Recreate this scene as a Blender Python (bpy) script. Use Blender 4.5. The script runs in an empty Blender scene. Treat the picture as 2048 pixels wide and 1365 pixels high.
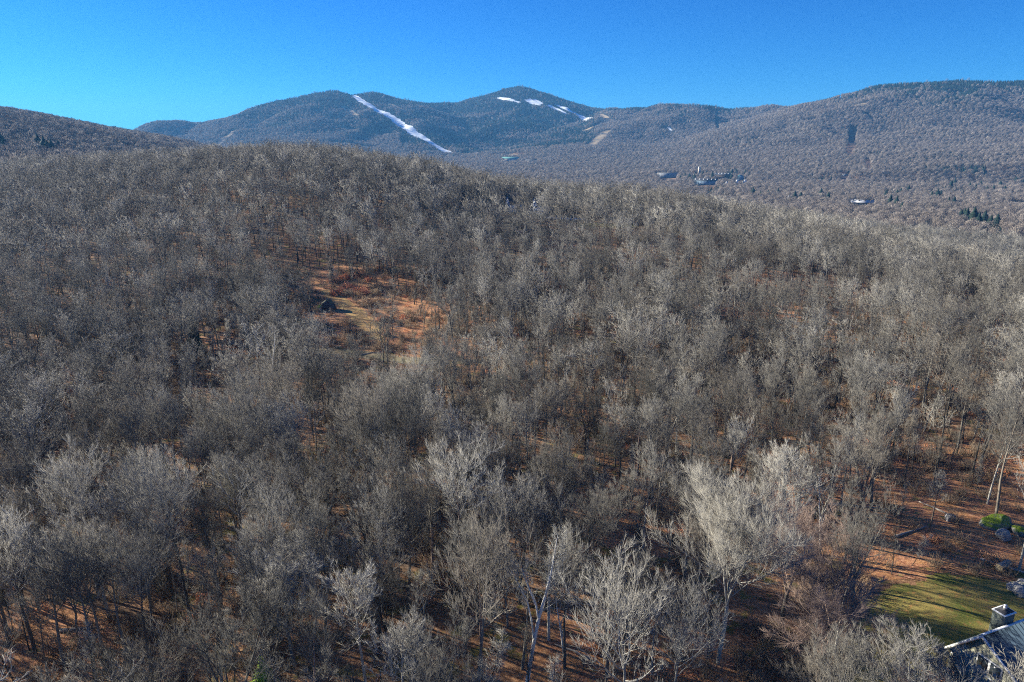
import bpy, bmesh, math, random
import numpy as np
from mathutils import Vector, Matrix

random.seed(7)
RNG = np.random.default_rng(11)
PI = math.pi
scene = bpy.context.scene
C = scene.collection

# ------------------------------------------------------------------ camera
CAM_Z = 50.0
PITCH = 16.0
F = 1364.0                      # focal length in photo pixels (2048 wide)
cam_d = bpy.data.cameras.new('camera')
cam = bpy.data.objects.new('camera', cam_d); C.objects.link(cam)
cam.location = (0, 0, CAM_Z)
cam.rotation_euler = (math.radians(90 - PITCH), 0, 0)
cam_d.sensor_width = 36.0
cam_d.lens = 36.0 * F / 2048.0
cam_d.clip_start = 1.0
cam_d.clip_end = 20000.0
scene.camera = cam

# ------------------------------------------------------------------ sky and sun
SUN_AZ = 65.0                   # degrees to the left of the view direction (+Y)
SUN_EL = 20.0
world = bpy.data.worlds.new('World'); scene.world = world
world.use_nodes = True
wn = world.node_tree; wn.nodes.clear()
sky = wn.nodes.new('ShaderNodeTexSky'); sky.sky_type = 'NISHITA'
sky.sun_disc = False
sky.sun_elevation = math.radians(SUN_EL)
sky.sun_rotation = math.radians(-SUN_AZ)
sky.altitude = 900; sky.air_density = 1.0; sky.dust_density = 0.35; sky.ozone_density = 2.2
hsv = wn.nodes.new('ShaderNodeHueSaturation'); hsv.inputs['Saturation'].default_value = 1.3
bg = wn.nodes.new('ShaderNodeBackground'); bg.inputs['Strength'].default_value = 0.05
wo = wn.nodes.new('ShaderNodeOutputWorld')
tint = wn.nodes.new('ShaderNodeMix'); tint.data_type = 'RGBA'; tint.blend_type = 'MULTIPLY'; tint.inputs[0].default_value = 1
tint.inputs[7].default_value = (.07, .46, .97, 1)
wn.links.new(sky.outputs[0], hsv.inputs['Color']); wn.links.new(hsv.outputs[0], tint.inputs[6]); wn.links.new(tint.outputs[2], bg.inputs[0])
wn.links.new(bg.outputs[0], wo.inputs[0])
sd = bpy.data.lights.new('sun', 'SUN'); sd.energy = 5.0; sd.angle = math.radians(0.5)
sd.color = (1.0, 0.94, 0.80)
sun = bpy.data.objects.new('sun', sd); C.objects.link(sun)
_a, _e = math.radians(SUN_AZ), math.radians(SUN_EL)
SUN_DIR = Vector((-math.sin(_a) * math.cos(_e), math.cos(_a) * math.cos(_e), math.sin(_e)))
sun.rotation_euler = SUN_DIR.to_track_quat('Z', 'Y').to_euler()
sun.location = (-200, 100, 300)
scene.view_settings.view_transform = 'Standard'
scene.view_settings.look = 'None'
scene.view_settings.exposure = 1.65
scene.view_settings.gamma = 1.0
scene.view_settings.use_curve_mapping = False
scene.render.engine = 'CYCLES'
scene.cycles.max_bounces = 4
scene.cycles.diffuse_bounces = 1
scene.cycles.glossy_bounces = 1
scene.cycles.transmission_bounces = 2
scene.cycles.volume_bounces = 0
scene.cycles.transparent_max_bounces = 4
scene.cycles.use_fast_gi = False
scene.render.film_transparent = False
scene.cycles.filter_width = 1.1
scene.cycles.use_denoising = False
scene.cycles.denoising_input_passes = 'RGB_ALBEDO_NORMAL'
scene.cycles.denoising_prefilter = 'ACCURATE'

# ------------------------------------------------------------------ small numpy tools
_perm = np.random.default_rng(5).random((256, 256))
def vnoise(x, y):
    xi = np.floor(x).astype(int); yi = np.floor(y).astype(int)
    fx = x - xi; fy = y - yi
    fx = fx * fx * (3 - 2 * fx); fy = fy * fy * (3 - 2 * fy)
    a = _perm[xi & 255, yi & 255]; b = _perm[(xi + 1) & 255, yi & 255]
    c = _perm[xi & 255, (yi + 1) & 255]; d = _perm[(xi + 1) & 255, (yi + 1) & 255]
    return (a * (1 - fx) + b * fx) * (1 - fy) + (c * (1 - fx) + d * fx) * fy
def fbm(x, y, oct=4):
    s = 0; a = 1.0; t = 0
    for k in range(oct):
        s = s + a * (vnoise(x * 2**k + 17.3 * k, y * 2**k + 5.1 * k) - 0.5); t += a; a *= 0.5
    return s / t * 2

_cp, _sp = math.cos(math.radians(PITCH)), math.sin(math.radians(PITCH))
def ray(px, py):
    a = (px - 1024.0) / F; b = -(py - 682.5) / F
    return a, _cp + _sp * b, -_sp + _cp * b
def at(px, py, Y):              # the world point seen at a photo pixel at forward distance Y
    a, b, c = ray(px, py); t = Y / b
    return a * t, Y, CAM_Z + c * t
def proj(x, y, z):
    d = y * _cp - (z - CAM_Z) * _sp
    u = y * _sp + (z - CAM_Z) * _cp
    d = np.maximum(d, 0.1)
    return 1024 + F * x / d, 682.5 - F * u / d

# ------------------------------------------------------------------ terrain height
TU = np.array([-1.1, -.75, -.5, -.3, -.15, 0, .2, .4, .6, .75, 1.1])
TY = np.array([0, 40, 100, 160, 220, 280, 340, 400, 470, 560, 700, 900, 1200, 1700, 2300, 3000, 4500, 9000], float)
TZ = np.array([
 [0]*11,
 [-2,-2,-1,0,0,0,0,0,0,0,0],
 [-6,-5,-3,-1,0,0,0,0,0.5,1,1],
 [-5,-4,-3,-1,0,0,0,0,0,0,0],
 [-2,-1,1,2,2,2,2,1,-1,-3,-5],
 [3,4,7,9,9,8,6,2,-4,-11,-16],
 [8,10,16,22,20,13,8,0,-11,-25,-33],
 [14,16,25,32,28,16,10,-3,-18,-35,-42],
 [19,21,30,35,26,10,3,-10,-26,-40,-46],
 [20,20,28,26,18,6,-6,-18,-32,-43,-47],
 [32,26,22,8,-4,-16,-26,-34,-41,-46,-48],
 [62,44,20,-12,-27,-36,-41,-45,-47,-49,-50],
 [118,96,44,-15,-33,-41,-46,-49,-51,-53,-54],
 [170,130,60,-10,-30,-40,-44,-46,-46,-46,-44],
 [190,140,55,0,-22,-31,-33,-32,-28,-24,-18],
 [190,140,55,10,-10,-15,-15,-10,5,15,25],
 [190,140,60,20,0,0,0,10,20,30,40],
 [100]*11], float)
def smoothtab(u, Y):
    u = np.clip(u, TU[0], TU[-1]); Y = np.clip(Y, TY[0], TY[-1])
    i = np.clip(np.searchsorted(TU, u) - 1, 0, len(TU) - 2)
    j = np.clip(np.searchsorted(TY, Y) - 1, 0, len(TY) - 2)
    fu = (u - TU[i]) / (TU[i + 1] - TU[i]); fy = (Y - TY[j]) / (TY[j + 1] - TY[j])
    def row(jj):
        jj = np.clip(jj, 0, len(TY) - 1)
        i0 = np.clip(i - 1, 0, len(TU) - 1); i3 = np.clip(i + 2, 0, len(TU) - 1)
        return _cr(TZ[jj, i0], TZ[jj, i], TZ[jj, i + 1], TZ[jj, i3], fu)
    return _cr(row(j - 1), row(j), row(j + 1), row(j + 2), fy)
def _cr(a, b, c, d, t):
    m0 = (c - a) * .5 * .8; m1 = (d - b) * .5 * .8
    t2 = t * t; t3 = t2 * t
    return (2*t3 - 3*t2 + 1) * b + (t3 - 2*t2 + t) * m0 + (-2*t3 + 3*t2) * c + (t3 - t2) * m1

# ridge lines: (photo px, photo py, forward distance), slope on each side
RIDGES = [
 # skyline from the left saddle over the left peak, the summit and the long right ridge
 ([(150,262,3500),(272,268,3600),(320,252,3700),(385,253,3900),(440,242,4000),(515,227,4050),(570,205,4100),(635,190,4200),(665,185,4250),(703,194,4300),(745,187,4350),(800,202,4500),(870,210,4700),(920,208,4800),(960,196,4850),(985,192,4850),(1000,190,4850),(1012,183,4850),(1024,178,4850),(1040,175,4850),(1052,180,4850),(1070,193,4820),(1090,200,4800),(1150,217,4600),(1210,228,4400)], .40, .30),
 ([(1210,228,4400),(1290,217,4000),(1350,211,3900),(1400,217,3900),(1450,224,3900),(1510,222,3800),(1570,219,3600),(1640,208,3450),(1700,195,3350),(1745,184,3300),(1780,174,3200),(1830,171,3150),(1900,169,3100),(2048,168,3000),(2300,160,2900),(2700,160,2700)], .30, .25),
 # lower aprons in front
 ([(272,285,3300),(440,275,3500),(640,262,3600),(760,270,3600)], .15, .16),
 ([(1240,268,3500),(1450,270,3300),(1640,262,2950),(1800,252,2800),(2048,246,2650),(2400,240,2500)], .16, .13),
 ([(1150,312,2900),(1400,314,2650),(1700,312,2450),(2048,306,2300),(2400,305,2200)], .08, .075),
 # spur carrying the snowy run, from the left peak down to the right
 ([(703,197,4300),(760,228,4000),(820,262,3700),(870,292,3400),(905,312,3150)], .22, .8),
 # second spur right of it
 ([(770,194,4400),(830,222,4300),(880,252,4150),(930,285,3950)], .2, .7),
 # right spur that closes the bowl
 ([(1210,228,4400),(1185,250,4000),(1140,272,3700),(1090,292,3400),(1035,312,3100)], .28, .50),
 # knoll spurs on the right mountain
 ([(1350,211,3900),(1330,250,3500),(1290,285,3100)], .28, .28),
 ([(1640,208,3450),(1560,250,3100),(1480,288,2850)], .2, .24),
 ([(1780,174,3200),(1770,225,2800),(1740,265,2550)], .24, .24),
 ([(1950,166,3100),(1960,225,2650),(1950,268,2450)], .24, .24),
 ([(560,210,4100),(520,245,3800),(450,280,3400)], .3, .3),
 ([(650,190,4250),(640,235,3900),(620,270,3600)], .3, .3),
]
_segs = []
for pts, sl, sr in RIDGES:
    P = np.array([at(*p) for p in pts])
    P[:, 2] -= 2
    for a, b in zip(P[:-1], P[1:]):
        _segs.append((a, b, sl, sr))
def mountains(x, y):
    acc = np.full(x.shape, -200.0)
    K = 14.0
    ex = np.zeros(x.shape)
    m = np.full(x.shape, -1e9)
    for a, b, sl, sr in _segs:
        d = b[:2] - a[:2]; L = np.hypot(*d)
        t = np.clip(((x - a[0]) * d[0] + (y - a[1]) * d[1]) / L**2, 0, 1)
        cx = a[0] + t * d[0]; cy = a[1] + t * d[1]
        dist = np.hypot(x - cx, y - cy)
        side = ((x - a[0]) * d[1] - (y - a[1]) * d[0]) / (L * np.maximum(dist, 1.0))   # + right of travel
        w = np.clip(side * .5 + .5, 0, 1)
        s = sl * (1 - w) + sr * w
        z = a[2] + t * (b[2] - a[2]) - s * np.sqrt(dist**2 + 25**2) + s * 25
        m2 = np.maximum(m, z)
        ex = ex * np.exp((m - m2) / K) + np.exp((z - m2) / K)
        m = m2
    return m + K * np.log(np.minimum(ex, 1.6))
def H(x, y):
    x = np.asarray(x, float); y = np.asarray(y, float)
    Y = np.maximum(y, 0)
    z = smoothtab(x / np.maximum(y, 60), Y)
    far = np.clip((y - 1500) / 1200, 0, 1)
    r = np.hypot(x, y)
    mz = mountains(x, y) - np.clip(1750 - y, 0, 3000) * .3
    env = np.clip((mz + 30) / 150, 0, 1) * np.clip((340 - mz) / 110, 0.08, 1)
    rid = 1 - np.abs(fbm(x / 330 + .4 * fbm(y / 300, x / 300, 2), y / 620, 3)) * 2.2
    mz = mz + env * (fbm(x / 420, y / 420, 3) * 22 + (rid - .55) * 26 + fbm(x / 110, y / 130, 2) * 7)
    d = mz - z; k = 18.0
    h = np.clip(.5 + .5 * d / k, 0, 1)
    out = z * (1 - h) + mz * h + k * h * (1 - h)
    out = out + fbm(x / 60, y / 60, 3) * (0.9 + 3.0 * np.clip((r - 500) / 1500, 0, 1)) + fbm(x / 9, y / 9, 2) * .22
    return out
def Hs(x, y):
    return float(H(np.array([x]), np.array([y]))[0])
_tt = np.concatenate([np.linspace(40, 600, 900), np.linspace(602, 7000, 2600)])
def hit(px, py):
    a, b, c = ray(px, py); n = math.sqrt(a*a + b*b + c*c)
    X = a / n * _tt; Y = b / n * _tt; Z = CAM_Z + c / n * _tt
    below = Z < H(X, Y)
    i = int(np.argmax(below)) if below.any() else len(_tt) - 1
    i = max(i, 1)
    z0 = Z[i-1] - Hs(X[i-1], Y[i-1]); z1 = Z[i] - Hs(X[i], Y[i])
    f = z0 / (z0 - z1) if z0 != z1 else 0
    f = min(max(f, 0), 1)
    x = X[i-1] + f * (X[i] - X[i-1]); y = Y[i-1] + f * (Y[i] - Y[i-1])
    return x, y, Hs(x, y)

# ------------------------------------------------------------------ material tools
def new_mat(name):
    m = bpy.data.materials.new(name); m.use_nodes = True
    nt = m.node_tree; nt.nodes.clear()
    out = nt.nodes.new('ShaderNodeOutputMaterial')
    b = nt.nodes.new('ShaderNodeBsdfPrincipled')
    b.inputs['Roughness'].default_value = .9
    b.inputs['Specular IOR Level'].default_value = .15
    nt.links.new(b.outputs[0], out.inputs[0])
    return m, nt, b, out
def node(nt, t, **kw):
    n = nt.nodes.new(t)
    for k, v in kw.items(): setattr(n, k, v)
    return n
def ramp(nt, fac, stops, interp='LINEAR'):
    r = nt.nodes.new('ShaderNodeValToRGB'); r.color_ramp.interpolation = interp
    e = r.color_ramp.elements
    while len(e) > 1: e.remove(e[-1])
    e[0].position = stops[0][0]; e[0].color = (*stops[0][1], 1)
    for p, c in stops[1:]:
        q = e.new(p); q.color = (*c, 1)
    nt.links.new(fac, r.inputs[0]); return r.outputs[0]
def noise(nt, vec, scale, detail=3, rough=.55):
    n = nt.nodes.new('ShaderNodeTexNoise'); n.inputs['Scale'].default_value = scale
    n.inputs['Detail'].default_value = detail; n.inputs['Roughness'].default_value = rough
    if vec is not None: nt.links.new(vec, n.inputs['Vector'])
    return n.outputs['Fac']
def mix(nt, fac, a, b, mode='MIX'):
    m = nt.nodes.new('ShaderNodeMix'); m.data_type = 'RGBA'; m.blend_type = mode
    for sock, v in ((m.inputs[0], fac), (m.inputs[6], a), (m.inputs[7], b)):
        if isinstance(v, bpy.types.NodeSocket): nt.links.new(v, sock)
        elif isinstance(v, (int, float)): sock.default_value = v
        else: sock.default_value = (*v, 1)
    return m.outputs[2]
def math_(nt, op, a, b=0.0):
    m = nt.nodes.new('ShaderNodeMath'); m.operation = op
    for s, v in ((m.inputs[0], a), (m.inputs[1], b)):
        if isinstance(v, bpy.types.NodeSocket): nt.links.new(v, s)
        else: s.default_value = v
    return m.outputs[0]
def objpos(nt):
    return nt.nodes.new('ShaderNodeNewGeometry').outputs['Position']
def plain(name, col, rough=.8, var=.15, scale=3.0, spec=.2, metal=0):
    m, nt, b, o = new_mat(name)
    v = noise(nt, objpos(nt), scale, 4)
    c = ramp(nt, v, [(.3, tuple(x * (1 - var) for x in col)), (.7, tuple(min(1, x * (1 + var)) for x in col))])
    nt.links.new(c, b.inputs['Base Color']); b.inputs['Roughness'].default_value = rough
    b.inputs['Specular IOR Level'].default_value = spec; b.inputs['Metallic'].default_value = metal
    return m
def bark(name, stops, streak=0.0, low=None):
    """per-tree colour, picked by the tree's own random number"""
    m, nt, b, o = new_mat(name)
    oi = nt.nodes.new('ShaderNodeObjectInfo')
    c = ramp(nt, oi.outputs['Random'], stops)
    tc = nt.nodes.new('ShaderNodeTexCoord').outputs['Object']
    mp = node(nt, 'ShaderNodeMapping'); mp.inputs['Scale'].default_value = (1, 1, .3)
    nt.links.new(tc, mp.inputs[0])
    n = noise(nt, mp.outputs[0], 3.0, 3)
    c = mix(nt, 1.0, c, ramp(nt, n, [(.3, (.72, .72, .72)), (.7, (1.15, 1.13, 1.1))]), 'MULTIPLY')
    nt.links.new(c, b.inputs['Base Color']); b.inputs['Roughness'].default_value = .85
    return m

TONES = {'pale grey': bark('pale_twig_bark', [(0, (.43, .41, .36)), (1, (.40, .385, .34))]),
 'grey': bark('grey_twig_bark', [(0, (.18, .172, .152)), (1, (.26, .248, .22))]),
 'brown': bark('brown_twig_bark', [(0, (.13, .11, .088)), (1, (.20, .172, .14))]),
 'maple': bark('pale_maple_bark', [(0, (.32, .305, .265)), (1, (.36, .34, .30))]),
 'dark': bark('dark_twig_bark', [(0, (.085, .08, .07)), (1, (.12, .112, .10))]),
 'reddish': bark('reddish_twig_bark', [(0, (.34, .255, .215)), (1, (.27, .20, .165))])}
M_TWIG = bark('twig_bark', [(0, (.10, .095, .082)), (.25, (.27, .257, .228)), (.4, (.12, .112, .097)), (.6, (.44, .42, .372)), (.8, (.075, .071, .062)), (1, (.24, .215, .18))])
M_TRUNK = bark('trunk_bark', [(0, (.05, .046, .04)), (.4, (.09, .084, .073)), (.7, (.06, .056, .048)), (.9, (.13, .123, .108)), (1, (.26, .25, .22))])
M_FAR = bark('far_bark', [(0, (.11, .095, .085)), (.4, (.20, .17, .15)), (.7, (.14, .12, .105)), (1, (.30, .26, .225))])
M_REDTWIG = bark('red_budded_twig', [(0, (.42, .31, .27)), (1, (.40, .26, .23))])
M_BIRCH = bark('white_birch_bark', [(0, (.62, .60, .56)), (1, (.66, .64, .60))])
M_NEEDLE = bark('needles', [(0, (.008, .019, .014)), (.5, (.016, .030, .020)), (1, (.011, .024, .02))])
M_YGREEN = bark('young_needles', [(0, (.30, .46, .05)), (1, (.34, .50, .06))])
M_RUST = bark('rust_leaves', [(0, (.62, .23, .11)), (.4, (.78, .36, .19)), (.7, (.68, .28, .14)), (1, (.80, .46, .24))])
M_BRUSH = bark('brush_stems', [(0, (.20, .16, .12)), (.5, (.30, .235, .165)), (1, (.38, .25, .15))])

# ------------------------------------------------------------------ mesh tools
def mesh_from(name, V, Fc, mats=(), smooth=False, idx=None):
    me = bpy.data.meshes.new(name)
    V = np.asarray(V, np.float32)
    me.vertices.add(len(V)); me.vertices.foreach_set('co', V.ravel())
    if isinstance(Fc, np.ndarray):
        n = Fc.shape[1]; tot = Fc.shape[0]
        me.loops.add(n * tot); me.loops.foreach_set('vertex_index', Fc.astype(np.int32).ravel())
        me.polygons.add(tot)
        me.polygons.foreach_set('loop_start', np.arange(0, n * tot, n, dtype=np.int32))
        me.polygons.foreach_set('loop_total', np.full(tot, n, np.int32))
    else:
        ls = []; lt = []; st = []; k = 0
        for f in Fc:
            st.append(k); lt.append(len(f)); ls.extend(f); k += len(f)
        me.loops.add(k); me.loops.foreach_set('vertex_index', ls)
        me.polygons.add(len(Fc)); me.polygons.foreach_set('loop_start', st); me.polygons.foreach_set('loop_total', lt)
    for m in mats: me.materials.append(m)
    if idx is not None: me.polygons.foreach_set('material_index', np.asarray(idx, np.int32))
    me.update(calc_edges=True); me.validate()
    if smooth: me.polygons.foreach_set('use_smooth', np.ones(len(me.polygons), bool))
    return me
def obj(name, me, parent=None, loc=(0, 0, 0), rz=0.0, label=None, cat=None, group=None, kind=None, link=True):
    o = bpy.data.objects.new(name, me)
    if link: C.objects.link(o)
    o.location = loc; o.rotation_euler = (0, 0, rz)
    if parent: o.parent = parent
    for k, v in (('label', label), ('category', cat), ('group', group), ('kind', kind)):
        if v: o[k] = v
    return o
class MB:
    """collects boxes, prisms and tubes"""
    def __init__(s): s.v = []; s.f = []
    def box(s, x0, x1, y0, y1, z0, z1):
        n = len(s.v)
        s.v += [(x0,y0,z0),(x1,y0,z0),(x1,y1,z0),(x0,y1,z0),(x0,y0,z1),(x1,y0,z1),(x1,y1,z1),(x0,y1,z1)]
        s.f += [(n,n+3,n+2,n+1),(n+4,n+5,n+6,n+7),(n,n+1,n+5,n+4),(n+1,n+2,n+6,n+5),(n+2,n+3,n+7,n+6),(n+3,n,n+4,n+7)]
        return s
    def prism(s, poly, d0, d1, axis=1):
        """extrude polygon of (a, z) along axis"""
        n = len(s.v); k = len(poly)
        for d in (d0, d1):
            for a, z in poly: s.v.append((a, d, z) if axis == 1 else (d, a, z))
        s.f += [tuple(n + i for i in range(k)), tuple(n + k + i for i in reversed(range(k)))]
        for i in range(k):
            j = (i + 1) % k
            s.f.append((n + i, n + k + i, n + k + j, n + j))
        return s
    def cyl(s, x, y, z0, z1, r, k=12, r1=None):
        n = len(s.v); r1 = r if r1 is None else r1
        for z, rr in ((z0, r), (z1, r1)):
            for i in range(k):
                a = 2 * PI * i / k; s.v.append((x + rr * math.cos(a), y + rr * math.sin(a), z))
        s.f += [tuple(n + i for i in reversed(range(k))), tuple(n + k + i for i in range(k))]
        for i in range(k):
            j = (i + 1) % k; s.f.append((n + i, n + j, n + k + j, n + k + i))
        return s
    def build(s, name, m, parent=None, **kw):
        me = mesh_from(name, s.v, s.f, [m]); bm = bmesh.new(); bm.from_mesh(me)
        bmesh.ops.recalc_face_normals(bm, faces=bm.faces); bm.to_mesh(me); bm.free()
        return obj(name, me, parent, **kw)

# ------------------------------------------------------------------ trees
def unit(v): return v / np.maximum(np.linalg.norm(v, axis=-1, keepdims=True), 1e-9)
def grow(rng, P, D, L, R, nseg, up=.15, wob=.12, tip=.35):
    N = len(P); pts = np.zeros((N, nseg + 1, 3)); rad = np.zeros((N, nseg + 1))
    pts[:, 0] = P; rad[:, 0] = R; d = D.copy(); step = (L / nseg)[:, None]
    for i in range(nseg):
        d = unit(d + rng.normal(0, wob, d.shape) + np.array([0, 0, up]))
        pts[:, i + 1] = pts[:, i] + d * step
        rad[:, i + 1] = R * (1 - (1 - tip) * (i + 1) / nseg)
    return pts, rad
def tubes(pts, rad, k, point=False):
    """many polylines -> tubes of k sides"""
    N, S, _ = pts.shape
    T = np.zeros_like(pts); T[:, :-1] = pts[:, 1:] - pts[:, :-1]; T[:, -1] = T[:, -2]; T = unit(T)
    ref = np.where(np.abs(T[..., 2:3]) > .9, np.array([1., 0, 0]), np.array([0, 0, 1.]))
    A = unit(np.cross(T, ref)); B = np.cross(T, A)
    ang = np.arange(k) * 2 * PI / k
    ring = pts[:, :, None] + rad[:, :, None, None] * (A[:, :, None] * np.cos(ang)[None, None, :, None] + B[:, :, None] * np.sin(ang)[None, None, :, None])
    V = ring.reshape(-1, 3)
    base = (np.arange(N)[:, None, None] * S + np.arange(S - 1)[None, :, None]) * k
    j = np.arange(k)[None, None]; j2 = (j + 1) % k
    Fq = np.stack([base + j, base + j2, base + k + j2, base + k + j], -1).reshape(-1, 4)
    return V, Fq
def spikes(P0, P1, R):
    """three-sided pointed twigs"""
    N = len(P0); T = unit(P1 - P0)
    ref = np.where(np.abs(T[:, 2:3]) > .9, np.array([1., 0, 0]), np.array([0, 0, 1.]))
    A = unit(np.cross(T, ref)); B = np.cross(T, A)
    ang = np.arange(3) * 2 * PI / 3
    ring = P0[:, None] + R[:, None, None] * (A[:, None] * np.cos(ang)[None, :, None] + B[:, None] * np.sin(ang)[None, :, None])
    V = np.concatenate([ring, P1[:, None]], 1).reshape(-1, 3)
    b = np.arange(N)[:, None] * 4; j = np.arange(3)[None]
    Ft = np.stack([b + j, b + (j + 1) % 3, np.broadcast_to(b + 3, (N, 3))], -1).reshape(-1, 3)
    return V, Ft
def child(rng, pts, rad, L, m, t0, t1, ang, ratio, rr, jit=.3, taper=.45):
    """m children per branch"""
    N, S, _ = pts.shape
    t = (np.arange(m)[None] + rng.random((N, m))) / m * (t1 - t0) + t0
    f = t * (S - 1); i = np.minimum(f.astype(int), S - 2); w = (f - i)[..., None]
    n = np.arange(N)[:, None]
    p = pts[n, i] * (1 - w) + pts[n, i + 1] * w
    T = unit(pts[n, i + 1] - pts[n, i])
    r = rad[n, i] * (1 - w[..., 0]) + rad[n, i + 1] * w[..., 0]
    ref = np.where(np.abs(T[..., 2:3]) > .9, np.array([1., 0, 0]), np.array([0, 0, 1.]))
    A = unit(np.cross(T, ref)); B = np.cross(T, A)
    az = (np.arange(m)[None] * 2.4 + rng.random((N, m)) * 1.2 + rng.random((N, 1)) * 6.28)[..., None]
    a = (ang * (1 + rng.normal(0, jit, (N, m))))[..., None]
    D = unit(T * np.cos(a) + (A * np.cos(az) + B * np.sin(az)) * np.sin(a))
    LL = L[:, None] * ratio * (1 - taper * t) * rng.uniform(.7, 1.2, (N, m))
    R = np.minimum(r * rr, r)
    return p.reshape(-1, 3), D.reshape(-1, 3), LL.ravel(), R.ravel()

class Acc:
    def __init__(s): s.V = []; s.T = []; s.n = 0
    def add(s, V, Fc):
        if Fc.shape[1] == 4: Fc = np.concatenate([Fc[:, [0, 1, 2]], Fc[:, [0, 2, 3]]])
        s.V.append(V); s.T.append(Fc + s.n); s.n += len(V)
    def get(s): return np.concatenate(s.V), np.concatenate(s.T)

def tree_geo(seed, h=19.0, spread=1.0, clear=.45, nlimb=14, lod=0, lean=.03, twr=.016, fork=False, ang=.75, dens=1.0):
    """trunk and crown geometry of one bare broadleaf tree"""
    rng = np.random.default_rng(seed)
    TR, CR = Acc(), Acc()
    r0 = h * .0105 * rng.uniform(.85, 1.2)
    n0 = 3 if fork else 1
    top = h * (.86 if not fork else .9)
    nt_ = (8, 6, 4, 3)[lod]
    az = rng.random() * 6.28
    D0 = unit(np.array([[math.cos(az) * lean, math.sin(az) * lean, 1.0]]))
    if fork:
        hs = h * clear
        tp, tr = grow(rng, np.zeros((1, 3)), D0, np.array([hs]), np.array([r0 * 1.25]), nt_ // 2 + 1, .02, .03, .8)
        TR.add(*tubes(tp, tr, (8, 6, 4, 3)[lod]))
        a = np.arange(n0) * 2 * PI / n0 + rng.random() * 6
        sp = rng.uniform(.16, .34, n0)
        D = unit(np.stack([np.cos(a) * sp, np.sin(a) * sp, np.ones(n0)], 1))
        P = np.repeat(tp[:, -1], n0, 0)
        sp_, sr_ = grow(rng, P, D, np.full(n0, top - hs) * rng.uniform(.8, 1.0, n0), np.full(n0, r0 * .72), nt_, .05, .06, .12)
        CR.add(*tubes(sp_, sr_, (6, 5, 3, 3)[lod]))
        main, mr, mL = sp_, sr_, np.full(n0, top - hs); t0 = .08
    else:
        tp, tr = grow(rng, np.zeros((1, 3)), D0, np.array([top]), np.array([r0]), nt_, .03, .035, .12)
        TR.add(*tubes(tp, tr, (8, 6, 4, 3)[lod]))
        main, mr, mL = tp, tr, np.array([top]); t0 = clear + .04
    # limbs
    m1 = max(3, int(nlimb / n0 * (1, .9, .7, .6)[lod]))
    p, D, L, R = child(rng, main, mr, mL, m1, t0, .98, ang, 1.0, .55, .22, 0)
    hrel = (p[:, 2] / h - clear) / (1 - clear)
    L = h * (.325 - .215 * np.clip(hrel, 0, 1) ** 1.35) * spread * rng.uniform(.75, 1.2, len(L))
    L[hrel < .06] *= .8
    l1, r1 = grow(rng, p, D, L, np.maximum(R, .03), (6, 4, 3, 2)[lod], .10, .13, .25)
    CR.add(*tubes(l1, r1, (5, 4, 3, 3)[lod]))
    if lod == 3:
        n = 170
        u = unit(rng.normal(0, 1, (n, 3))) * rng.uniform(.45, 1, (n, 1)) ** .5
        c = np.array([0, 0, h * .66]); ax = np.array([h * .25 * spread, h * .25 * spread, h * .34])
        q = c + u * ax
        D = unit(u * np.array([1, 1, .8]) + np.array([0, 0, .7]) + rng.normal(0, .35, (n, 3)))
        CR.add(*spikes(q - D * .9, q + D * .9, np.full(n, twr) * rng.uniform(.6, 1.3, n)))
        return TR.get(), CR.get()
    m2 = (8, 6, 4)[lod]
    p, D, L2, R = child(rng, l1, r1, L, m2, .12, 1.0, .72, .52, .55)
    l2, r2 = grow(rng, p, D, L2, np.maximum(R, twr * 1.3), (4, 2, 1)[lod], .2, .10, .3)
    if lod < 2:
        CR.add(*tubes(l2, r2, 3))
        m3 = int((5, 4)[lod] * dens + .5)
        p, D, L3, R = child(rng, l2, r2, L2, m3, .15, 1.0, .62, .52, .6)
        L3 = np.maximum(L3, .35)
        l3, r3 = grow(rng, p, D, L3, np.maximum(R * .7, twr), (2, 1)[lod], .2, .10, .5)
        if lod == 0:
            CR.add(*tubes(l3, r3, 3))
            m4 = int(5 * dens + .5)
            p, D, L4, R = child(rng, l3, r3, L3, m4, .15, 1.0, .48, .75, .8)
            L4 = np.clip(L4 * 1.8, .5, 1.6); D = unit(D + np.array([0, 0, .35]))
            CR.add(*spikes(p, p + D * L4[:, None], np.full(len(p), twr) * rng.uniform(.7, 1.2, len(p))))
        else:
            CR.add(*spikes(l3[:, 0], l3[:, -1], r3[:, 0]))
            p, D, L4, R = child(rng, l3, r3, L3, 3, .2, 1.0, .6, .9, .8)
            CR.add(*spikes(p, p + D * (np.clip(L4 * 1.2, .4, 1.2))[:, None], np.full(len(p), twr)))
    else:
        CR.add(*spikes(l2[:, 0], l2[:, -1], r2[:, 0]))
        p, D, L3, R = child(rng, l2, r2, L2, 5, .1, 1.0, .6, .75, .8)
        CR.add(*spikes(p, p + D * (np.clip(L3 * 1.2, .6, 2.))[:, None], np.full(len(p), twr)))
    return TR.get(), CR.get()

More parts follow.
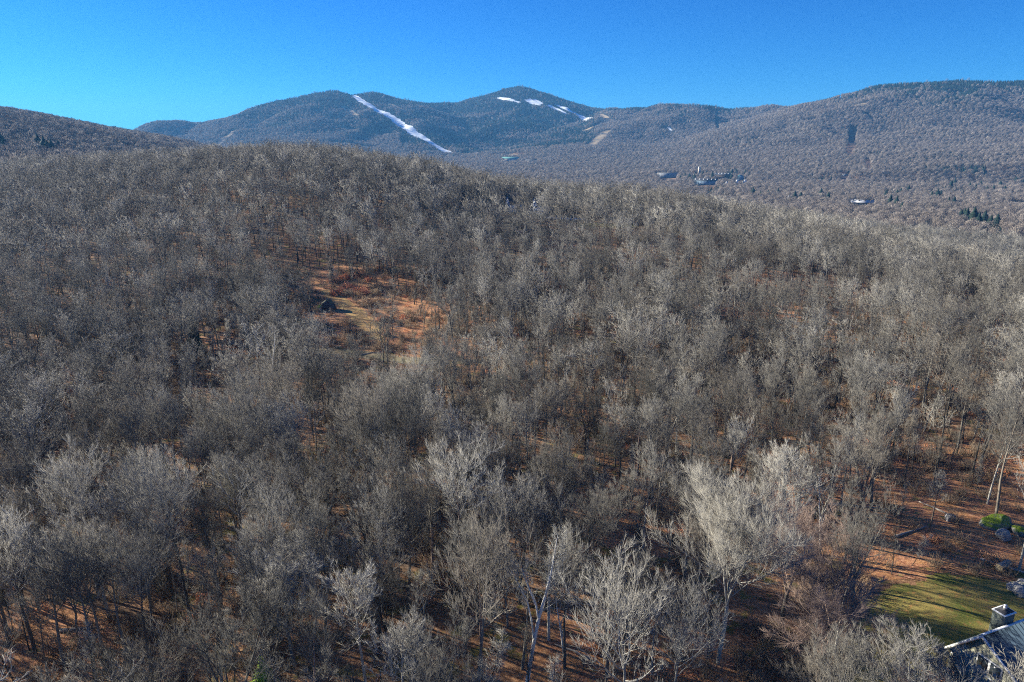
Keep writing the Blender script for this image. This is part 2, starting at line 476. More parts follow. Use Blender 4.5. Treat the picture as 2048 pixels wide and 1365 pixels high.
def conifer_geo(seed, h=12.0, w=2.4, lod=0):
    """spruce: trunk and drooping whorls of needle sprays"""
    rng = np.random.default_rng(seed)
    TR, CR = Acc(), Acc()
    tp = np.array([[[0, 0, 0], [0, 0, h * .5], [0, 0, h]]], float)
    TR.add(*tubes(tp, np.array([[h * .014, h * .009, .01]]), 6 if lod == 0 else 3))
    V = []; T = []
    ns_ = (15, 9, 5)[lod]; kk = (11, 8, 6)[lod]
    for i in range(ns_):
        f = i / ns_; z = h * (.07 + .88 * f); rr = (w * (1 - f) ** .85 + .10) * (.82 if lod == 0 else 1) * rng.uniform(.85, 1.12)
        n = len(V); V.append((0, 0, min(h, z + h / ns_ * 1.7)))
        for j in range(kk * 2):
            a = j * PI / kk + i * .7 + rng.normal(0, .08); R = rr * ((1.0 if j % 2 == 0 else .55) * rng.uniform(.8, 1.2))
            V.append((math.cos(a) * R, math.sin(a) * R, z - .22 * R + rng.normal(0, .06)))
        for j in range(kk * 2): T.append((n, n + 1 + j, n + 1 + (j + 1) % (kk * 2)))
    nl = (26, 0, 0)[lod]
    for i in range(nl):
        f = (i + .5) / nl; z = h * (.08 + .9 * f); rr = w * (1 - f) ** .85 + .12
        nb = max(4, int((13, 7, 5)[lod] * (1 - f * .5)))
        for j in range(nb):
            a = j * 2 * PI / nb + rng.random() * 1.2 + i
            R = rr * rng.uniform(.7, 1.15); ca, sa = math.cos(a), math.sin(a)
            wd = R * (.20, .3, .4)[lod]
            ns = (4, 1, 1)[lod]
            for s in range(ns):
                q = (s + 1) / ns; q0 = s / ns
                dz0 = -.28 * R * q0; dz1 = -.28 * R * q + rng.normal(0, .05)
                n = len(V)
                w0 = wd * (1.0 - .6 * q0) * rng.uniform(.6, 1.2)
                V += [(ca * R * q0 - sa * w0, sa * R * q0 + ca * w0, z + dz0 - .1 * w0), (ca * R * q0 + sa * w0, sa * R * q0 - ca * w0, z + dz0 - .1 * w0),
                      (ca * R * (q + .1), sa * R * (q + .1), z + dz1), (ca * R * q0, sa * R * q0, z + dz0 + .35 * w0)]
                T += [(n, n + 2, n + 3), (n + 1, n + 3, n + 2), (n, n + 1, n + 2)]
    CR.add(np.array(V), np.array(T))
    return TR.get(), CR.get()

def combine(name, geo, mt, mc):
    (v0, t0), (v1, t1) = geo
    return mesh_from(name, np.concatenate([v0, v1]), np.concatenate([t0, t1 + len(v0)]), [mt, mc], idx=np.concatenate([np.zeros(len(t0)), np.ones(len(t1))]))

# instancer for the stuff forests
def scatter(name, P, rot, scl, idx, protos, label=None):
    col = bpy.data.collections.new(name + '_kinds')
    for i, me in enumerate(protos):
        o = bpy.data.objects.new('%s_kind_%02d' % (name, i), me); col.objects.link(o)
    me = bpy.data.meshes.new(name); P = np.asarray(P, np.float32)
    me.vertices.add(len(P)); me.vertices.foreach_set('co', P.ravel())
    for nm, ty, val in (('rot', 'FLOAT_VECTOR', rot), ('scl', 'FLOAT_VECTOR', scl)):
        a = me.attributes.new(nm, ty, 'POINT'); a.data.foreach_set('vector', np.asarray(val, np.float32).ravel())
    a = me.attributes.new('kid', 'INT', 'POINT'); a.data.foreach_set('value', np.asarray(idx, np.int32))
    me.update()
    o = obj(name, me, kind='stuff', label=label)
    ng = bpy.data.node_groups.new(name + '_nodes', 'GeometryNodeTree')
    ng.interface.new_socket('Geometry', in_out='INPUT', socket_type='NodeSocketGeometry')
    ng.interface.new_socket('Geometry', in_out='OUTPUT', socket_type='NodeSocketGeometry')
    gi = ng.nodes.new('NodeGroupInput'); go = ng.nodes.new('NodeGroupOutput')
    ip = ng.nodes.new('GeometryNodeInstanceOnPoints'); ip.inputs['Pick Instance'].default_value = True
    ci = ng.nodes.new('GeometryNodeCollectionInfo'); ci.inputs['Collection'].default_value = col
    ci.inputs['Separate Children'].default_value = True; ci.inputs['Reset Children'].default_value = True
    def na(nm, ty):
        n = ng.nodes.new('GeometryNodeInputNamedAttribute'); n.data_type = ty; n.inputs['Name'].default_value = nm; return n.outputs['Attribute']
    ng.links.new(gi.outputs[0], ip.inputs['Points']); ng.links.new(ci.outputs[0], ip.inputs['Instance'])
    ng.links.new(na('kid', 'INT'), ip.inputs['Instance Index'])
    ng.links.new(na('rot', 'FLOAT_VECTOR'), ip.inputs['Rotation']); ng.links.new(na('scl', 'FLOAT_VECTOR'), ip.inputs['Scale'])
    ng.links.new(ip.outputs[0], go.inputs[0])
    md = o.modifiers.new('scatter', 'NODES'); md.node_group = ng
    return o

# ------------------------------------------------------------------ ground materials
def ground_mat():
    m, nt, b, o = new_mat('leaf_litter')
    p = objpos(nt)
    n1 = noise(nt, p, .06, 4, .6); n2 = noise(nt, p, .35, 5, .65); n3 = noise(nt, p, 2.2, 5, .75); n4 = noise(nt, p, 9.0, 3, .8)
    s = math_(nt, 'ADD', math_(nt, 'MULTIPLY', n3, .55), math_(nt, 'MULTIPLY', n4, .45))
    leaf = ramp(nt, s, [(.30, (.04, .02, .012)), (.42, (.13, .065, .033)), (.5, (.28, .14, .07)), (.57, (.42, .25, .13)), (.68, (.55, .38, .23))])
    red = ramp(nt, s, [(.3, (.05, .022, .015)), (.45, (.17, .065, .04)), (.55, (.31, .135, .08)), (.68, (.46, .27, .18))])
    c = mix(nt, ramp(nt, n2, [(.5, (0, 0, 0)), (.68, (1, 1, 1))]), leaf, red)
    moss = ramp(nt, s, [(.35, (.05, .055, .015)), (.6, (.21, .21, .05)), (.7, (.33, .28, .09))])
    c = mix(nt, ramp(nt, n2, [(.52, (0, 0, 0)), (.60, (.75, .75, .75))]), c, moss)
    soil = ramp(nt, s, [(.35, (.035, .028, .02)), (.65, (.14, .10, .07))])
    c = mix(nt, ramp(nt, n1, [(.36, (.8, .8, .8)), (.50, (.0, .0, .0))]), c, soil)
    nt.links.new(c, b.inputs['Base Color']); b.inputs['Roughness'].default_value = .95
    bp = nt.nodes.new('ShaderNodeBump'); bp.inputs['Strength'].default_value = .7; bp.inputs['Distance'].default_value = .12
    nt.links.new(n4, bp.inputs['Height']); nt.links.new(bp.outputs[0], b.inputs['Normal'])
    return m
def litter_mat():
    m, nt, b, o = new_mat('bright_leaf_litter')
    p = objpos(nt)
    n2 = noise(nt, p, .45, 5, .65); n3 = noise(nt, p, 2.6, 5, .75); n4 = noise(nt, p, 11.0, 3, .8)
    s = math_(nt, 'ADD', math_(nt, 'MULTIPLY', n3, .5), math_(nt, 'MULTIPLY', n4, .5))
    c = mix(nt, ramp(nt, n2, [(.4, (0, 0, 0)), (.6, (1, 1, 1))]),
            ramp(nt, s, [(.32, (.10, .04, .02)), (.44, (.34, .15, .06)), (.54, (.56, .30, .13)), (.66, (.66, .46, .26))]),
            ramp(nt, s, [(.32, (.08, .03, .02)), (.45, (.28, .115, .06)), (.55, (.47, .23, .13)), (.66, (.58, .41, .28))]))
    c = mix(nt, ramp(nt, n2, [(.60, (0, 0, 0)), (.66, (.7, .7, .7))]), c, ramp(nt, s, [(.35, (.09, .09, .02)), (.65, (.40, .36, .11))]))
    nt.links.new(c, b.inputs['Base Color']); b.inputs['Roughness'].default_value = .95
    bp = nt.nodes.new('ShaderNodeBump'); bp.inputs['Strength'].default_value = .8; bp.inputs['Distance'].default_value = .1
    nt.links.new(n4, bp.inputs['Height']); nt.links.new(bp.outputs[0], b.inputs['Normal'])
    return m
def mountain_mat():
    m, nt, b, o = new_mat('mountain_floor')
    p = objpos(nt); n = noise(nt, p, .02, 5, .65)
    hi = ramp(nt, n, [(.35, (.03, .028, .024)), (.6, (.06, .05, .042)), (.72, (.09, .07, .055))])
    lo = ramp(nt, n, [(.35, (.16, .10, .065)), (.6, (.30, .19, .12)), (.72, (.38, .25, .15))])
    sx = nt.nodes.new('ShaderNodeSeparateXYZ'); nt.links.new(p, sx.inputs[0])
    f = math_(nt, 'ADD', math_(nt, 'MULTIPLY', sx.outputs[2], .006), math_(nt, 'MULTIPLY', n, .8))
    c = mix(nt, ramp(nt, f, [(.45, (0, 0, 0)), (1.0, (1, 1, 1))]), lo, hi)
    nt.links.new(c, b.inputs['Base Color']); return m
def lawn_mat(name, g0, g1, dry, leafy=.5, sc=1.0):
    m, nt, b, o = new_mat(name)
    p = objpos(nt); n1 = noise(nt, p, .25 * sc, 4, .6); n2 = noise(nt, p, 1.6 * sc, 5, .7); n3 = noise(nt, p, 8 * sc, 3, .8)
    g = ramp(nt, n3, [(.3, g0), (.65, g1)])
    c = mix(nt, ramp(nt, n1, [(.35, (.1, .1, .1)), (.6, (.95, .95, .95))]), g, ramp(nt, n3, [(.3, tuple(x * .6 for x in dry)), (.7, dry)]))
    c = mix(nt, ramp(nt, n2, [(.60 - .08 * leafy, (0, 0, 0)), (.66, (leafy, leafy, leafy))]), c, (.40, .19, .07))
    nt.links.new(c, b.inputs['Base Color'])
    bp = nt.nodes.new('ShaderNodeBump'); bp.inputs['Strength'].default_value = .6; bp.inputs['Distance'].default_value = .08
    nt.links.new(n3, bp.inputs['Height']); nt.links.new(bp.outputs[0], b.inputs['Normal'])
    return m
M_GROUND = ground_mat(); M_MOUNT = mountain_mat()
M_LAWN = lawn_mat('lawn_grass', (.06, .08, .015), (.17, .19, .04), (.33, .26, .08), .7)
M_TRACK = lawn_mat('dry_grass', (.28, .19, .07), (.50, .35, .13), (.48, .27, .11), .35)
M_PATH = lawn_mat('path_grass', (.10, .10, .05), (.22, .20, .11), (.26, .19, .11), .3)
M_SNOW = plain('snow', (.80, .84, .84), .6, .04, .05)
M_RUN = plain('dry_ski_run', (.24, .185, .115), .95, .25, .03)
M_GRAVEL = plain('pale_gravel', (.42, .40, .37), .9, .15, .5)

# ------------------------------------------------------------------ ground sheets
def polar_sheet(name, rs, m, a0, a1, na, lift=0.0):
    ang = np.linspace(a0, a1, na)
    R, A = np.meshgrid(rs, ang, indexing='ij')
    X = R * np.sin(A); Y = R * np.cos(A); Z = H(X, Y) + lift
    V = np.stack([X, Y, Z], -1).reshape(-1, 3)
    i = np.arange(len(rs) - 1)[:, None]; j = np.arange(na - 1)[None]
    b = i * na + j
    Fq = np.stack([b, b + 1, b + na + 1, b + na], -1).reshape(-1, 4)
    return obj(name, mesh_from(name, V, Fq[:, ::-1].copy(), [m], smooth=True), kind='structure')
r_near = np.concatenate([[0.01], np.geomspace(4, 1900, 300)])
r_far = np.geomspace(1900, 9500, 170)
FA = math.radians(46)
polar_sheet('ground', r_near, M_GROUND, -FA, FA, 300)
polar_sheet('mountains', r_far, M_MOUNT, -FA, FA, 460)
# the same ground all the way round behind and beside the camera
r_b = np.concatenate([[0.01], np.geomspace(4, 9500, 60)])
polar_sheet('ground_behind', r_b, M_GROUND, FA, 2 * PI - FA, 120)

def in_poly(x, y, poly):
    inside = np.zeros(np.shape(x), bool); n = len(poly)
    for i in range(n):
        x0, y0 = poly[i]; x1, y1 = poly[(i + 1) % n]
        c = ((y0 > y) != (y1 > y)) & (x < (x1 - x0) * (y - y0) / (y1 - y0 + 1e-12) + x0)
        inside ^= c
    return inside
def patch(name, poly, m, res=.5, lift=.05, wob=.8, kind='structure', wsc=3.0):
    """a sheet draped over the ground inside a ragged outline"""
    P = np.array(poly); x0, y0 = P.min(0) - 2; x1, y1 = P.max(0) + 2
    nx = int((x1 - x0) / res) + 2; ny = int((y1 - y0) / res) + 2
    X, Y = np.meshgrid(x0 + np.arange(nx) * res, y0 + np.arange(ny) * res, indexing='ij')
    Xw = X + wob * fbm(X / wsc, Y / wsc, 3); Yw = Y + wob * fbm(X / wsc + 40, Y / wsc, 3)
    inn = in_poly(Xw, Yw, [tuple(p) for p in P])
    Z = H(X, Y) + lift
    q = inn[:-1, :-1] & inn[1:, :-1] & inn[1:, 1:] & inn[:-1, 1:]
    i, j = np.nonzero(q); b = i * ny + j
    Fq = np.stack([b, b + ny, b + ny + 1, b + 1], -1)
    used, inv = np.unique(Fq.ravel(), return_inverse=True)
    V = np.stack([X, Y, Z], -1).reshape(-1, 3)[used]
    if not len(V): return None
    return obj(name, mesh_from(name, V, inv.reshape(-1, 4), [m], smooth=True), kind=kind)
def ribbon(name, line, m, lift=1.0, kind='structure', n=6, sub=10, margin=1.0):
    """line: (px, py, half width in metres); draped strip, returns its outline for clearing trees"""
    W = []
    for (px, py, hw) in line:
        x, y, z = hit(px, py); W.append((x, y, hw))
    W = np.array(W); t = np.linspace(0, len(W) - 1, (len(W) - 1) * sub + 1)
    c = np.stack([np.interp(t, np.arange(len(W)), W[:, k]) for k in range(3)], 1)
    d = np.gradient(c[:, :2], axis=0); d = d / np.maximum(np.hypot(d[:, 0], d[:, 1])[:, None], 1e-6)
    nrm = np.stack([-d[:, 1], d[:, 0]], 1)
    jag = RNG.uniform(.8, 1.2, (len(c), 2))
    s = np.linspace(-1, 1, n)
    X = c[:, None, 0] + nrm[:, None, 0] * c[:, None, 2] * s[None] * np.where(s[None] < 0, jag[:, :1], jag[:, 1:])
    Y = c[:, None, 1] + nrm[:, None, 1] * c[:, None, 2] * s[None] * np.where(s[None] < 0, jag[:, :1], jag[:, 1:])
    Z = H(X, Y) + lift
    V = np.stack([X, Y, Z], -1).reshape(-1, 3)
    b = (np.arange(len(c) - 1)[:, None] * n + np.arange(n - 1)[None])
    Fq = np.stack([b, b + 1, b + n + 1, b + n], -1).reshape(-1, 4)
    o = obj(name, mesh_from(name, V, Fq, [m], smooth=True), kind=kind)
    e = margin * 14.0      # fewer trees on the downhill side, towards the camera
    nx, ny = nrm[:, 0] * (c[:, 2] + 3), nrm[:, 1] * (c[:, 2] + 3)
    l = np.stack([c[:, 0] - nx, c[:, 1] - ny], 1); q = np.stack([c[:, 0] + nx, c[:, 1] + ny], 1)
    lo_l = l[:, 1].mean() < q[:, 1].mean()
    (l if lo_l else q)[:, 1] -= e
    return [tuple(p) for p in np.concatenate([l, q[::-1]])]

CLEAR = []       # outlines that keep trees off
def pxpoly(pts): return [hit(*p)[:2] for p in pts]
lawn_poly = pxpoly([(1750,1180),(1840,1150),(1960,1155),(2048,1175),(2160,1200),(2400,1400),(2100,1500),(1800,1480),(1680,1400),(1680,1330),(1700,1250)])
M_LITTER = litter_mat()
patch('leaf_litter', pxpoly([(590,560),(680,530),(800,545),(900,600),(1000,630),(1000,700),(880,716),(760,705),(650,690),(600,640)]), M_LITTER, .7, .02, 3.0, wsc=7)
patch('leaf_litter', pxpoly([(1500,900),(1700,870),(2060,880),(2200,1000),(2150,1150),(1900,1150),(1780,1160),(1600,1090),(1500,1010)]), M_LITTER, .5, .02, 3.0, wsc=6)
patch('leaf_litter', pxpoly([(1040,1240),(1250,1200),(1480,1260),(1500,1400),(1200,1480),(1030,1400)]), M_LITTER, .4, .02, 3.0, wsc=5)
patch('leaf_litter', pxpoly([(-30,1210),(130,1190),(260,1260),(300,1400),(100,1480),(-60,1400)]), M_LITTER, .4, .02, 3.0, wsc=5)
patch('leaf_litter', pxpoly([(1130,990),(1230,960),(1380,1000),(1420,1090),(1260,1120),(1130,1060)]), M_LITTER, .5, .02, 3.0, wsc=5)
patch('leaf_litter', pxpoly([(400,680),(480,665),(540,690),(520,715),(420,705)]), M_LITTER, .7, .02, 2.0, wsc=5)
patch('leaf_litter', pxpoly([(1350,560),(1560,540),(1760,570),(1780,640),(1500,640),(1350,610)]), M_LITTER, 1.0, .02, 4.0, wsc=9)
patch('lawn', lawn_poly, M_LAWN, .4, .04, 1.6)
track_poly = pxpoly([(635,582),(658,578),(690,594),(725,618),(752,638),(768,660),(775,690),(752,692),(728,668),(700,642),(688,622),(655,600)])
patch('dry_grass_track', track_poly, M_TRACK, .6, .05, 1.2)
path_poly = pxpoly([(560,688),(640,694),(720,700),(800,712),(900,722),(990,716),(990,724),(900,732),(800,728),(700,716),(620,706),(560,700)])
patch('grass_path', path_poly, M_PATH, .5, .05, .8)
CLEAR += [lawn_poly, track_poly, path_poly]
SNOWS = []
RUNS = []
def snow(line, **k):
    p = ribbon('snow_run', line, M_SNOW, 2.0, margin=1.6, **k); CLEAR.append(p)
def run(line, **k):
    p = ribbon('ski_run', line, M_RUN, 1.0, **k); CLEAR.append(p)

# ski runs and other open strips far off (photo column, photo row, half width in metres)
snow([(706,192,20),(726,204,24),(752,220,27),(790,241,27),(822,262,24),(848,279,22),(874,294,22),(900,309,22)])
snow([(996,196,14),(1012,199,22),(1028,203,14)])
snow([(1030,203,8),(1040,206,14)])
snow([(1054,199,24),(1066,206,26),(1082,212,14)])
snow([(1068,199,11),(1084,209,13)])
snow([(1095,211,14),(1112,219,14),(1132,229,12)])
snow([(1112,210,16),(1140,223,22),(1160,232,28),(1178,240,22)])
snow([(1337,256,7),(1344,263,6)])
run([(770,204,9),(800,217,9),(840,240,9),(880,268,8),(910,292,7)])
run([(683,213,14),(700,222,16),(718,231,8)])
run([(628,222,18),(640,225,9)])
run([(690,258,20),(712,262,10)])
run([(470,262,14),(452,276,16),(432,292,18)])
run([(660,288,16),(700,291,18),(760,297,16)])
run([(1190,232,10),(1215,240,18),(1240,243,10)])
run([(1262,232,9),(1290,226,9),(1310,221,6)])
run([(1215,262,20),(1195,280,26),(1180,296,22)])
run([(1160,262,8),(1185,255,10),(1205,246,9)])
run([(1322,258,14),(1340,262,8)])
run([(1728,228,8),(1736,238,9),(1742,247,6)])
run([(1600,246,16),(1630,240,16)])
run([(1690,216,12),(1730,210,14)])
run([(1000,312,40),(1050,313,40)])
run([(1120,322,25),(1160,324,25)])
run([(1085,303,6),(1105,296,6)])
CUTS = [pxpoly([(1700,258),(1716,258),(1706,316),(1690,316)]), pxpoly([(1726,322),(1738,322),(1746,349),(1731,349)]),
        pxpoly([(1430,226),(1436,226),(1440,262),(1432,266)]), pxpoly([(1676,193),(1681,193),(1682,208),(1677,208)])]
CLEAR += CUTS

# places in the valley and on the near hill where something stands in a gap of the woods
def site(px, py, half=14, front=60):
    """ground point seen at the photo pixel, with the trees in front of it felled"""
    x, y, z = hit(px, py); d = math.hypot(x, y); ux, uy = x / d, y / d; nx, ny = -uy, ux
    a0, a1 = half, half * .6
    CLEAR.append([(x - nx * a0 + ux * half, y - ny * a0 + uy * half), (x + nx * a0 + ux * half, y + ny * a0 + uy * half),
                  (x + nx * a1 - ux * front, y + ny * a1 - uy * front), (x - nx * a1 - ux * front, y - ny * a1 - uy * front)])
    return x, y, z
S_LODGE = site(1336, 356, 32, 260); S_TOWER = site(1398, 352, 8, 60)
S_CONDO1 = site(1410, 371, 32, 260); S_CONDO2 = site(1446, 359, 26, 120)
S_BLUE = site(1482, 363, 12, 160)
S_GABLES = [site(px, py, 8, 170) for px, py in ((1453, 372), (1474, 368), (1490, 368))]
S_LONG = site(1722, 413, 24, 190)
S_BASE = site(1022, 323, 40, 200); S_BASE2 = site(1062, 326, 30, 150)
S_RIGHT = site(2040, 412, 14, 150)
S_FLATWHITE = site(1690, 352, 12, 120)
S_HILL1 = site(1015, 424, 7, 34); S_HILL2 = site(1068, 426, 8, 30)
S_STRIP = site(884, 389, 6, 30)
drive_poly = pxpoly([(1092,433),(1170,437),(1172,441),(1092,438)])
green1_poly = pxpoly([(1150,446),(1270,448),(1280,456),(1150,455)])
green2_poly = pxpoly([(925,424),(978,426),(985,436),(925,434)])
patch('gravel_drive', drive_poly, M_GRAVEL, .6, .08, .5)
patch('hill_lawn', green1_poly, M_LAWN, .8, .05, .8)
patch('hill_lawn', green2_poly, M_LAWN, .8, .05, .8)
CLEAR += [drive_poly, green1_poly, green2_poly]

ROWS = [('in the dark row behind the near right woods', [(1918, 448), (1930, 450), (1943, 452), (1954, 456), (1965, 455), (1978, 458), (1990, 461), (1926, 442), (1948, 446)]),
 ('in the valley right of the long roofed building', [(1770, 400), (1778, 417), (1790, 420), (1802, 424), (1895, 414), (1905, 417)]),
 ('in the valley clump above the right woods', [(1792, 396), (1800, 392), (1815, 388), (1862, 398), (1873, 400), (1880, 396)]),
 ('in the far right valley group', [(1900, 378), (1908, 372), (1925, 380), (1938, 378), (1950, 382), (1960, 375), (1972, 386), (1985, 384), (1998, 378), (2008, 384), (2030, 366), (2044, 370)]),
 ('beside the condominiums in the village', [(1370, 356), (1378, 360), (1388, 362), (1405, 352), (1412, 350), (1424, 358), (1463, 352), (1472, 348), (1490, 350), (1498, 354), (1462, 360), (1360, 362)]),
 ('left of the long roofed building in the valley', [(1505, 395), (1520, 398), (1535, 394), (1588, 404), (1600, 400), (1640, 398), (1655, 402), (1555, 392)]),
 ('on the far left slope behind the near hill', [(92, 306), (98, 308), (106, 306), (120, 305), (12, 300), (5, 296), (80, 300)])]
ROW_PTS = [[site(px, py + 5, 4, 45) for px, py in sorted(pts)] for _, pts in ROWS]
# ------------------------------------------------------------------ where trees stand
HOUSE_XY = (44.0, 52.5)
def proj_(o): return proj(o[0], o[1], o[2])
def jitter(x0, x1, y0, y1, s, rng, jit=.42):
    nx = int((x1 - x0) / s); ny = int((y1 - y0) / s)
    X, Y = np.meshgrid(x0 + (np.arange(nx) + .5) * s, y0 + (np.arange(ny) + .5) * s, indexing='ij')
    X = X + rng.uniform(-jit, jit, X.shape) * s; Y = Y + rng.uniform(-jit, jit, X.shape) * s
    X += (np.arange(ny)[None] % 2) * s * .5
    return X.ravel(), Y.ravel()
def clear_mask(x, y, grow=0.0):
    k = np.ones(x.shape, bool)
    for poly in CLEAR:
        P = np.array(poly); lo = P.min(0) - 5; hi = P.max(0) + 5
        q = (x > lo[0]) & (x < hi[0]) & (y > lo[1]) & (y < hi[1])
        if q.any():
            idx = np.nonzero(q)[0]; k[idx[in_poly(x[idx], y[idx], poly)]] = False
    return k
# horizon test so that nothing is planted where hills hide it
_ha = np.linspace(-FA, FA, 721); _hr = np.geomspace(60, 7000, 700)
_HR, _HA = np.meshgrid(_hr, _ha, indexing='ij')
_hz = H(_HR * np.sin(_HA), _HR * np.cos(_HA))
_el = (_hz + np.where(_HR < 1800, 7, 3) - CAM_Z) / _HR
_mx = np.maximum.accumulate(_el, 0)
def visible(x, y, top):
    r = np.hypot(x, y); a = np.arctan2(x, y)
    i = np.clip(np.searchsorted(_hr, r) - 2, 0, len(_hr) - 1)
    j = np.clip(np.round((a + FA) / (2 * FA) * 720).astype(int), 0, 720)
    return (H(x, y) + top - CAM_Z) / r > _mx[i, j] - .0012
rg = np.random.default_rng(21)
# zone 1: the forest that reads as separate trees
x, y = jitter(-520, 480, -20, 640, 4.35, rg)
r = np.hypot(x, y); a = np.degrees(np.arctan2(x, y))
keep = (r > 14) & ((np.abs(a) > 40) | (r > 43)) & (((a > -44) & (a < 42)) | ((r < 150) & (a > -80) & (a < 60)))
x, y = x[keep], y[keep]
dens = fbm(x / 38, y / 38, 3)
px_, py_ = proj(x, y, H(x, y))
# thinner woods where the photo shows the ground: lower right and round the clearing
thin = ((px_ > 1480) & (py_ > 880)) * .16 + (np.hypot((px_ - 730) / 190, (py_ - 640) / 75) < 1) * .45 + (px_ > 1050) * .04 + ((px_ > 1150) & (px_ < 1500) & (py_ > 1050)) * .05
keep = clear_mask(x, y) & (rg.random(len(x)) > np.clip(thin + .10 - .25 * dens, 0, .8))
keep &= ~((np.abs(x - HOUSE_XY[0] - 3) < 11) & (np.abs(y - HOUSE_XY[1]) < 9))
# gaps in the canopy: centre, radii (photo pixels) and share of crowns missing there
GAPS = [(745,640,112,104,.88),(700,560,85,40,.8),(860,650,60,50,.6),(640,650,60,60,.45),(440,705,75,45,.9),(470,660,50,40,.6),(945,640,34,46,.85),(1850,990,200,70,.42),(1660,1060,90,40,.4),
 (1960,1200,210,85,.93),(1850,1130,130,40,.6),(1980,1310,150,80,.97),(1240,1050,100,50,.5),(1565,570,230,40,.55),(1260,1310,200,50,.5),(110,1270,130,90,.85),(530,1345,50,70,1.0),
 (1180,930,60,40,.5),(640,830,50,28,.8),(600,1180,90,50,.5),(860,1150,60,50,.5),(1310,1090,80,50,.6),(330,960,60,60,.4),(1140,800,70,40,.4),(1210,450,90,18,.6),(1014,402,16,17,1.0),(1074,408,18,15,1.0),(1014,424,9,10,.8),(1070,426,9,10,.8),(1130,434,45,8,.9),(960,430,40,14,.6),(550,430,90,35,.2)]
cx_, cy_ = proj(x, y, H(x, y) + 10)
pr = np.zeros(len(x))
for gx, gy, rx, ry, p_ in GAPS:
    pr = np.maximum(pr, p_ * (np.hypot((cx_ - gx) / rx, (cy_ - gy) / ry) < 1))
keep &= rg.random(len(x)) > pr
red_poly = pxpoly([(655,592),(640,560),(690,535),(760,545),(790,600),(730,610)])
for poly, p_ in ((track_poly, .35), (red_poly, .3), (lawn_poly, .12), (pxpoly([(500, 1350), (560, 1350), (570, 1400), (490, 1400)]), 1.8)):
    for s_ in np.linspace(6, 32, 9):
        keep &= ~(in_poly(x + s_ * .906, y - s_ * .423, poly) & (rg.random(len(x)) < p_ * .55))
# room for the trees that are set by hand
HERO = {'maple': hit(1436, 1328), 'birch': (1.2, 52.0, 0), 'lawn1': hit(1760, 1430), 'lawn2': hit(1895, 1440), 'pink': hit(1640, 1400), 'mid': hit(1560, 1270), 'edge': hit(2038, 1142), 'fork': hit(905, 690), 'deadtop': hit(540, 860), 'arch': hit(590, 1330)}
for hx, hy, hz_ in HERO.values():
    keep &= np.hypot(x - hx, y - hy) > 3.6
keep &= ~((cx_ > 1360) & (cx_ < 1560) & (cy_ > 1100) & (np.hypot(x, y) < 60))
keep &= ~((cx_ > 1040) & (cx_ < 1180) & (cy_ > 1230) & (np.hypot(x, y) < 52))
keep &= visible(x, y, 22) | (np.hypot(x, y) < 150)
x, y = x[keep], y[keep]; z = H(x, y)
Z1 = np.stack([x, y, z], 1)
print('zone 1 trees', len(Z1))
Z1 = Z1[np.argsort(np.hypot(Z1[:, 0], Z1[:, 1]))]
# which of them are individuals: the nearest ones with their crown inside the frame
pX, pT = proj(Z1[:, 0], Z1[:, 1], Z1[:, 2] + 11)
dist = np.hypot(Z1[:, 0], Z1[:, 1])
inframe = (pX > -60) & (pX < 2110) & (pT < 1400) & (dist > 30)
near_i = np.nonzero(inframe)[0][:292]
NEAR = Z1[near_i]; REST = np.delete(Z1, near_i, 0)
print('near ring', np.hypot(NEAR[:, 0], NEAR[:, 1]).max(), 'rest', len(REST))

# prototypes -------------------------------------------------------
KINDS = [  # h, spread, clear, limbs, fork, lean, branch angle, density, word
 (19.5, 1.00, .50, 15, False, .03, .72, 1.0, 'full crowned'),
 (21.0, 1.25, .45, 17, False, .02, .85, 1.0, 'broad crowned'),
 (18.5, .80, .55, 14, False, .05, .60, 1.0, 'narrow crowned'),
 (19.0, 1.10, .40, 18, True, .04, .70, 1.0, 'multistem'),
 (17.0, .95, .50, 14, False, .14, .72, .9, 'leaning'),
 (20.0, 1.05, .33, 18, True, .02, .60, 1.0, 'fan shaped'),
 (14.5, .65, .50, 12, False, .05, .65, .7, 'slender'),
 (21.5, 1.05, .60, 14, False, .03, .75, 1.0, 'tall boled'),
 (11.5, .95, .35, 13, True, .08, .75, .9, 'low bushy'),
 (20.0, .80, .50, 10, False, .05, .95, .45, 'sparse'),
 (9.5, .50, .40, 9, False, .06, .60, .6, 'thin young'),
]
GEO0 = [tree_geo(100 + i, h=k[0], spread=k[1], clear=k[2], nlimb=k[3], fork=k[4], lean=k[5], ang=k[6], dens=k[7], twr=.015, lod=0) for i, k in enumerate(KINDS)]
NEAR_TR = [mesh_from('trunk_mesh', *g[0], [M_TRUNK], smooth=True) for g in GEO0]
NEAR_CR = [mesh_from('crown_mesh', *g[1], [M_TWIG]) for g in GEO0]
NEAR_CRR = [mesh_from('crown_mesh', *GEO0[i][1], [M_REDTWIG]) for i in (3, 5, 8)]
print('near tris', sum(len(g[0][1]) + len(g[1][1]) for g in GEO0))
MID = [combine('mid_tree', tree_geo(300 + i, h=k[0], spread=k[1], clear=k[2], nlimb=k[3], fork=k[4], lean=k[5], ang=k[6], twr=.026, lod=1), M_TRUNK, M_TWIG) for i, k in enumerate(KINDS)]
LOW = [combine('low_tree', tree_geo(500 + i, h=k[0], spread=k[1], clear=k[2], nlimb=k[3], fork=k[4], lean=k[5], ang=k[6], twr=.055, lod=2), M_TRUNK, M_TWIG) for i, k in enumerate(KINDS[:8])]
FARM = [combine('far_tree', tree_geo(700 + i, h=17, spread=1.25, clear=.28, nlimb=16, fork=False, lean=.04, ang=.8, twr=.24, lod=3), M_FAR, M_FAR) for i in range(6)]
FARC = [combine('far_conifer', conifer_geo(800 + i, h=14, w=3.6, lod=2), M_TRUNK, M_NEEDLE) for i in range(3)]
